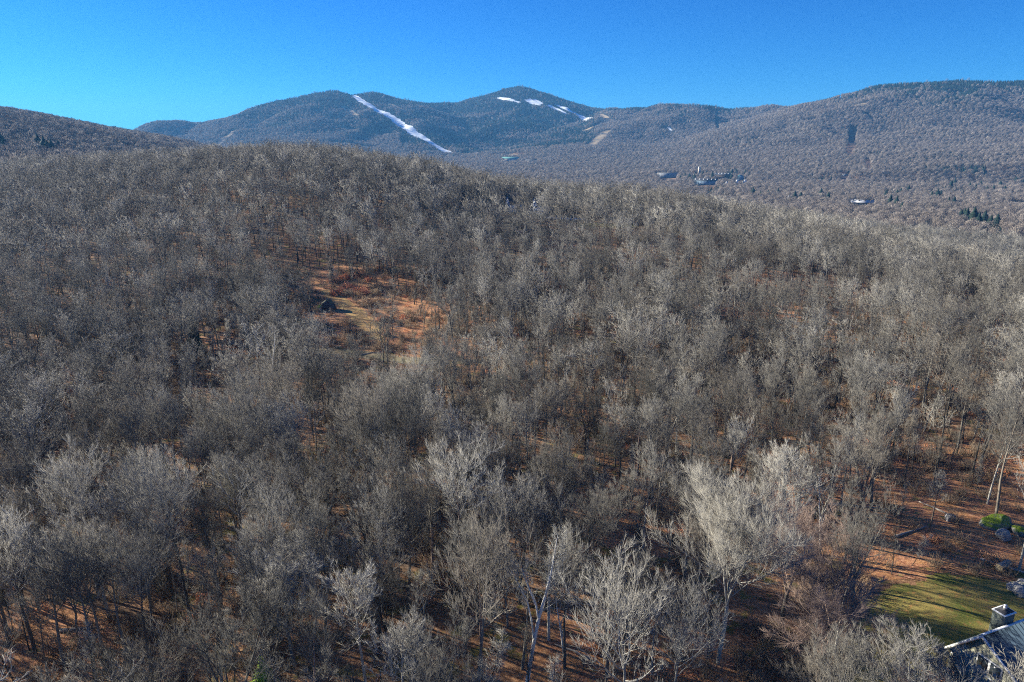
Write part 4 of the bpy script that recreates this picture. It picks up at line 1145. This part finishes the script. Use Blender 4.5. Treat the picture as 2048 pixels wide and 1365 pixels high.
wf = MB().box(.16, .245, .6, 2.2, .6, 1.9).build('window', M_WHITE, hr); MB().box(.13, .158, .72, 2.08, .72, 1.78).build('pane', M_GLASS, wf)
MB().box(.12, .245, -W2 + .4, 2.6, 2.55, 2.70).build('trim_board', M_WHITE, hr)
ch = MB().box(3.0, 4.5, .3, 1.4, AP - 1.6, AP + 1.0).build('chimney', M_CHIM, hr)
MB().box(2.92, 4.58, .22, 1.48, AP + 1.003, AP + 1.1).build('chimney_cap', M_WHITE, ch)
MB().box(3.05, 4.45, .35, 1.35, AP + 1.103, AP + 1.14).build('chimney_top', M_DARKROOF, ch)
MB().cyl(3.8, .85, AP + 1.143, AP + 1.6, .16).cyl(3.8, .85, AP + 1.603, AP + 1.75, .24, 12, .05).build('flue', M_STEEL, ch)
# deck in front of the gable
dk = bpy.data.objects.new('wooden_deck', None); C.objects.link(dk); dk.location = hr.location; dk.rotation_euler = hr.rotation_euler; dk['label'] = 'small red brown wooden deck with railing below the house gable'; dk['category'] = 'deck'
bd = None
for i in range(16):
    if bd is None: bd = MB().box(-3.4, -3.22, -4.2, 2.6, .95, 1.0).build('plank', M_DECK, dk)
    else: o = bd.copy(); C.objects.link(o); o.location.x = i * .21
for yy in (-4.2, -1.9, .4, 2.5): MB().box(-3.5, -3.4, yy, yy + .1, zb, 2.0).build('post', M_DECK, dk)
MB().box(-3.53, -3.37, -4.25, 2.65, 2.003, 2.07).build('rail', M_DECK, dk)
MB().box(-3.47, -3.43, -4.2, 2.6, 1.45, 1.53).build('rail', M_DECK, dk)

def far_house(name, S, w, d, h, roof_h, face, wall, roof, label, floors=1, nwin=3, chim=0, cat='building', flat=False, up=0.0, group=None, chm=None):
    """w along the view's width, d deep; face turns it (degrees)"""
    x, y, z = S; o = bpy.data.objects.new(name, None); C.objects.link(o); o.location = (x, y, z + up)
    o.rotation_euler = (0, 0, -math.atan2(x, y) + math.radians(face)); o['label'] = label; o['category'] = cat
    if group: o['group'] = group
    if flat or roof_h == 0:
        MB().box(-w/2, w/2, 0, d, -4, h).build('wall', wall, o)
        MB().box(-w/2 - .4, w/2 + .4, -.4, d + .4, h + .01, h + .7).build('roof', roof, o)
    else:
        gable = roof_h < 0; rh = abs(roof_h)
        if gable:   # gable end towards the camera
            MB().prism([(-w/2, -4), (w/2, -4), (w/2, h), (0, h + rh), (-w/2, h)], 0, d, axis=1).build('wall', wall, o)
            for sg in (-1, 1):
                MB().prism([(0, h + rh + .4), (sg * (w/2 + .5), h - .5 * rh / (w/2) + .4), (sg * (w/2 + .5), h - .5 * rh / (w/2) + .05), (0, h + rh + .05)], -.5, d + .5, axis=1).build('roof', roof, o)
        else:
            MB().box(-w/2, w/2, 0, d, -4, h).prism([(0, h), (d, h), (d/2, h + rh)], -w/2, w/2, axis=0).build('wall', wall, o)
            for y0, y1 in ((-.6, d/2), (d + .6, d/2)):
                z0 = h - .6 * rh / (d/2)
                MB().prism([(y0, z0 + .06), (y0, z0 + .5), (y1, h + rh + .5), (y1, h + rh + .06)], -w/2 - .5, w/2 + .5, axis=0).build('roof', roof, o)
    fh = h / floors; wm = None
    for f in range(floors):
        for i in range(nwin):
            cx = -w/2 + (i + .5) * w / nwin; ww = min(1.6, w / nwin * .5); z0 = f * fh + fh * .3
            if wm is None:
                wm = MB().box(-ww/2, ww/2, -.12, -.01, 0, fh * .45).build('window', M_GLASS, o); wm.location = (cx, 0, z0)
            else:
                q = wm.copy(); C.objects.link(q); q.location = (cx, 0, z0)
    cm = None
    for i in range(chim):
        cx = -w/2 + (i + .5) * w / chim
        if cm is None: cm = MB().box(-1.0, 1.0, -.8, .8, 0, 4.2).build('chimney', chm or M_WHITEWALL, o); cm.location = (cx, d * .3, h + .2)
        else:
            q = cm.copy(); C.objects.link(q); q.location = (cx, d * .3, h + .2)
    return o
far_house('lodge_building', S_LODGE, 58, 16, 12, 0, 8, M_GREYWALL, M_PALEROOF, 'long grey three storey lodge with pale flat roof at left of the village', 3, 14)
far_house('stair_tower', S_TOWER, 6, 6, 24, 0, 10, M_BEIGE, M_PALEROOF, 'tall narrow beige tower above the village condominiums', 5, 1, cat='tower')
far_house('condominium_row', S_CONDO1, 56, 13, 11, 4, -6, M_BLUEWALL, M_DARKROOF, 'front row of blue grey condominiums with six white chimneys', 3, 16, 6, group='village condominium rows')
far_house('condominium_row', S_CONDO2, 48, 13, 11, 4, -8, M_DARKWALL, M_DARKROOF, 'rear row of dark condominiums with white chimneys beside evergreens', 3, 12, 6, group='village condominium rows')
far_house('village_house', S_BLUE, 18, 12, 9, -7, 25, M_BLUEWALL, M_TEALROOF, 'pale blue steep roofed house right of the condominiums', 2, 3)
for S, lb in zip(S_GABLES, ('white gabled house below the condominiums, leftmost of three', 'white gabled house below the condominiums, middle of three', 'white gabled house below the condominiums, rightmost of three')):
    far_house('village_house', S, 9, 10, 7, -5, 10, M_WHITEWALL, M_DARKROOF, lb, 2, 2, group='small white gabled houses in the village')
far_house('long_roofed_building', S_LONG, 36, 14, 6, 4, -4, M_DARKWALL, M_PALEROOF, 'long low building with pale roof and dark front in the right valley', 1, 8, 4, chm=M_DARKWALL)
far_house('base_lodge', S_BASE, 70, 26, 9, 7, 5, M_BEIGE, M_TEALROOF, 'ski base lodge with green roof at the foot of the shaded bowl', 2, 12)
far_house('base_lodge', S_BASE2, 42, 20, 7, 5, -5, M_WHITEWALL, M_DARKROOF, 'smaller ski base building right of the green roofed lodge', 1, 8)
far_house('flat_roofed_shed', S_RIGHT, 26, 12, 4, 0, 0, M_DARKWALL, M_WHITEWALL, 'low shed with white flat roof at the right edge of the valley', 1, 4, cat='shed')
far_house('flat_roofed_shed', S_FLATWHITE, 14, 8, 4, 0, 0, M_GREYWALL, M_PALEROOF, 'small grey shed on the wooded slope above the long roofed building', 1, 3, cat='shed')
far_house('hill_house', S_HILL1, 4.2, 9, 5.0, -4.6, -50, M_WHITEWALL, M_DARKROOF, 'narrow white house with steep gable among trees on the near hill', 2, 1, cat='house')
far_house('hill_house', S_HILL2, 8, 9, 4.2, -4.2, -55, M_WHITEWALL, M_DARKROOF, 'white gabled house behind a pale tree on the near hill', 2, 2, cat='house')
far_house('hill_cabin', S_STRIP, 10, 6, 3, 1.8, 0, M_DARKWALL, M_PALEROOF, 'low dark cabin with pale roof near the hill crest', 1, 3, cat='cabin')

# summit buildings
def on_ridge(px, Y):
    a, b, c = ray(px, 190); t = Y / b; return a * t, Y, Hs(a * t, Y)
M_MAST = plain('grey_mast', (.2, .2, .2), .6, .1, 1)
x, y, z = on_ridge(1036, 4850); t_ = bpy.data.objects.new('summit_mast', None); C.objects.link(t_); t_.location = (x, y, z); t_['label'] = 'thin radio mast on the highest summit'; t_['category'] = 'mast'
MB().cyl(0, 0, -3, 34, 1.1, 6, .5).build('pole', M_MAST, t_); MB().box(-4, 4, -4, 4, -3, 7).build('hut', M_DARKWALL, t_)
x, y, z = on_ridge(1007, 4850); far_house('lift_station', (x, y, z), 22, 14, 9, 4, 0, M_DARKWALL, M_DARKROOF, 'dark lift station on the shoulder left of the highest summit', 1, 3)
x, y, z = on_ridge(604, 4150); far_house('lift_station', (x, y, z), 18, 12, 8, 3, 0, M_DARKWALL, M_DARKROOF, 'lift station on the ridge left of the wide snow run', 1, 3)
# pole beside the valley road
x, y, z = site(1574, 416, 4, 30); t_ = bpy.data.objects.new('street_lamp', None); C.objects.link(t_); t_.location = (x, y, z); t_['label'] = 'white lamp post in the valley left of the long roofed building'; t_['category'] = 'lamp post'
MB().cyl(0, 0, -1, 19, .35, 8, .25).build('pole', M_WHITE, t_); MB().box(-.3, 3, -.3, .3, 19.01, 19.5).build('lamp_head', M_WHITE, t_)

# ------------------------------------------------------------------ haze
hm = bpy.data.materials.new('haze'); hm.use_nodes = True; hn = hm.node_tree; hn.nodes.clear()
ho = hn.nodes.new('ShaderNodeOutputMaterial'); pv = hn.nodes.new('ShaderNodeVolumePrincipled')
pv.inputs['Density'].default_value = 0.6e-4; pv.inputs['Color'].default_value = (.15, .48, 1.0, 1)
pv.inputs['Density Attribute'].default_value = ''; pv.inputs['Anisotropy'].default_value = .1
hn.links.new(pv.outputs[0], ho.inputs['Volume'])
hm.cycles.homogeneous_volume = True
hz = MB().box(-9600, 9600, -9600, 9600, -160, 560).build('haze', hm, kind='stuff', label='thin blue air between the camera and the mountains')
